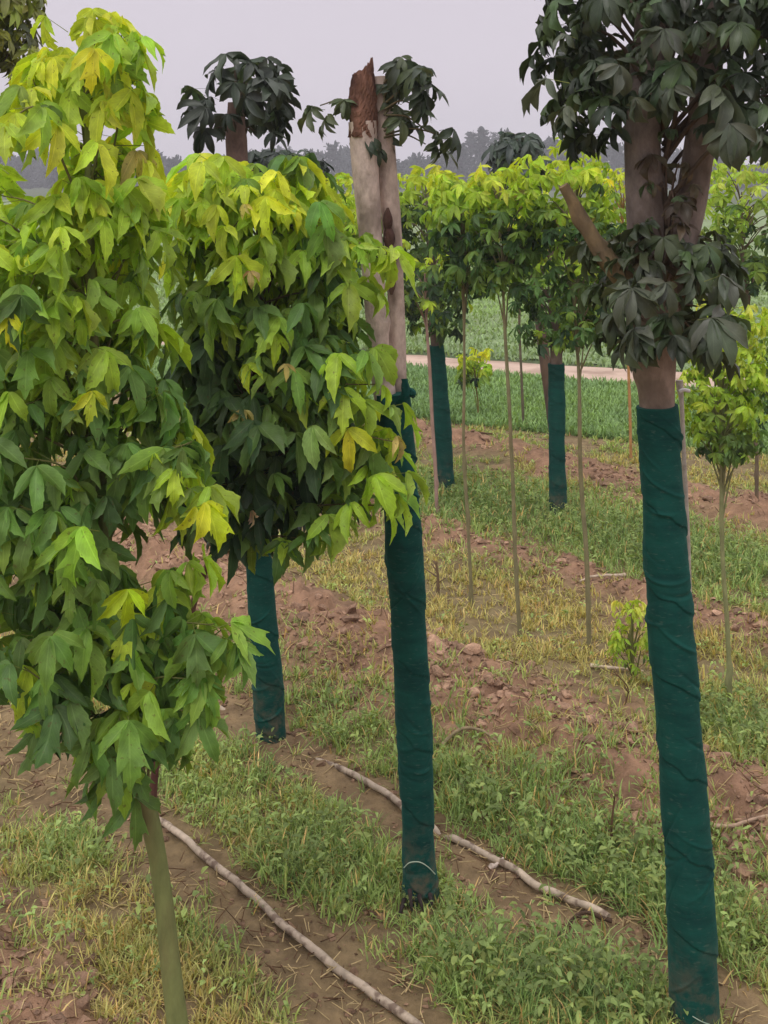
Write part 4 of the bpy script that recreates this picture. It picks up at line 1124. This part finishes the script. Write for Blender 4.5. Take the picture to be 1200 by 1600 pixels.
# fringe of weeds along the far path edges and the crop
def crop_pts(n, v0, v1, ymax, pad=1.5):
    v = v0 + (v1 - v0) * rng.random(n)
    yy = v; X = rng.uniform(-1, 1, n) * (.36 * yy + pad) + .0
    Y = v - .5 * X
    return X, Y
X, Y = crop_pts(150000, 8.3, 10.55, 12)
n = len(X); fz = fbm(X * 2.2, Y * 2.2, 33, 3)
H = rng.uniform(.03, .085, n); W = rng.uniform(.010, .022, n)
cc = 1.7 * (lin(92, 118, 82)[None] * (1 - fz[:, None]) + lin(116, 142, 82)[None] * fz[:, None]) * rng.uniform(.65, 1.25, (n, 1))
g3 = merge_blades(blades(X, Y, H, W, cc, .6))
X, Y = crop_pts(90000, 11.4, 26, 30, 2.0)
X = np.concatenate([X]); n = len(X)
H = rng.uniform(.04, .09, n) * (1 + .01 * Y); W = rng.uniform(.014, .03, n) * (1 + .02 * Y)
fz = fbm(X * .8, Y * .8, 35, 3)
cc = 1.5 * (lin(112, 130, 100)[None] * (1 - fz[:, None]) + lin(124, 150, 84)[None] * fz[:, None]) * rng.uniform(.7, 1.25, (n, 1))  # far crop paler and greyer than the near one, extra haze painted in
g3 += merge_blades(blades(X, Y, H, W, cc, .7))
tag(build('crop', g3, M['grass'], smooth_shade=False), 'low green crop plants covering the fields on both sides of the path', 'crop', kind='stuff')

# ------------------------------------------------------------------ far treeline
ch = []
prof = [(-400, 245), (0, 240), (200, 236), (300, 250), (330, 246), (345, 243), (420, 236), (470, 240), (500, 236), (515, 226), (545, 226), (560, 250), (640, 248), (690, 240), (720, 225), (735, 208), (770, 204), (800, 214), (830, 212), (860, 222), (900, 222), (1000, 228), (1100, 240), (1150, 256), (1200, 262), (1300, 250), (1700, 240)]
pp = np.array(prof, float)
Yt = 150.0
xx = -400.0
Ps, Ds, Ss = [], [], []
while xx < 1700:
    w = rng.uniform(16, 34); top = np.interp(xx, pp[:, 0], pp[:, 1]) + rng.uniform(-5, 9)
    dY = rng.uniform(-12, 25)
    c0 = at(xx, 0, Yt + dY); zt_ = CH + (HY - top) / F * (Yt + dY)
    m = 650
    t_ = rng.random(m); z = zt_ * t_
    rad = w / F * Yt * (1.0 - t_ ** 3 * .8) * rng.uniform(.7, 1.0)
    a_ = rng.uniform(0, 6.28, m); rr = rad * np.sqrt(rng.random(m))
    Ps.append(np.stack([c0[0] + rr * np.cos(a_), c0[1] + rr * np.sin(a_), z], -1)); Ds.append(norm(rng.normal(0, 1, (m, 3)))); Ss.append(rng.uniform(.35, .95, m))
    ch += tube(np.array([[c0[0], c0[1], -.2], [c0[0], c0[1], zt_ * .6]]), np.array([.2, .1]), 6, col=lin(70, 60, 50))
    xx += rng.uniform(10, 22)
Ps = np.concatenate(Ps); Ds = np.concatenate(Ds); Ss = np.concatenate(Ss); n = len(Ps)
ch += stamp(T_WEED, Ps, Ds, norm(rng.normal(0, 1, (n, 3))), Ss, np.repeat(lin(40, 56, 54)[None], n, 0) * rng.uniform(.7, 1.2, (n, 1)))
tag(build('treeline', ch, M['grass']), 'hazy blue-grey line of distant trees on the horizon', 'woods', kind='stuff')

# ------------------------------------------------------------------ haze
bx = np.array([(x, y, z) for z in (-1.2, 15) for y in (-60, 320) for x in (-320, 320)], float)
bf = np.array([(0, 2, 3, 1), (4, 5, 7, 6), (0, 1, 5, 4), (2, 6, 7, 3), (0, 4, 6, 2), (1, 3, 7, 5)])
hm, hn, hl, ho = new_mat('haze_air')
pv = hn.new('ShaderNodeVolumePrincipled')
pv.inputs['Density'].default_value = .0030
pv.inputs['Color'].default_value = (.93, .94, .99, 1)
pv.inputs['Anisotropy'].default_value = .2
hl.new(pv.outputs[0], ho.inputs['Volume'])
haze = build('haze', [(bx, bf)], hm, smooth_shade=False)
tag(haze, 'thin pale haze over the fields fading the distant trees', 'haze', kind='stuff')
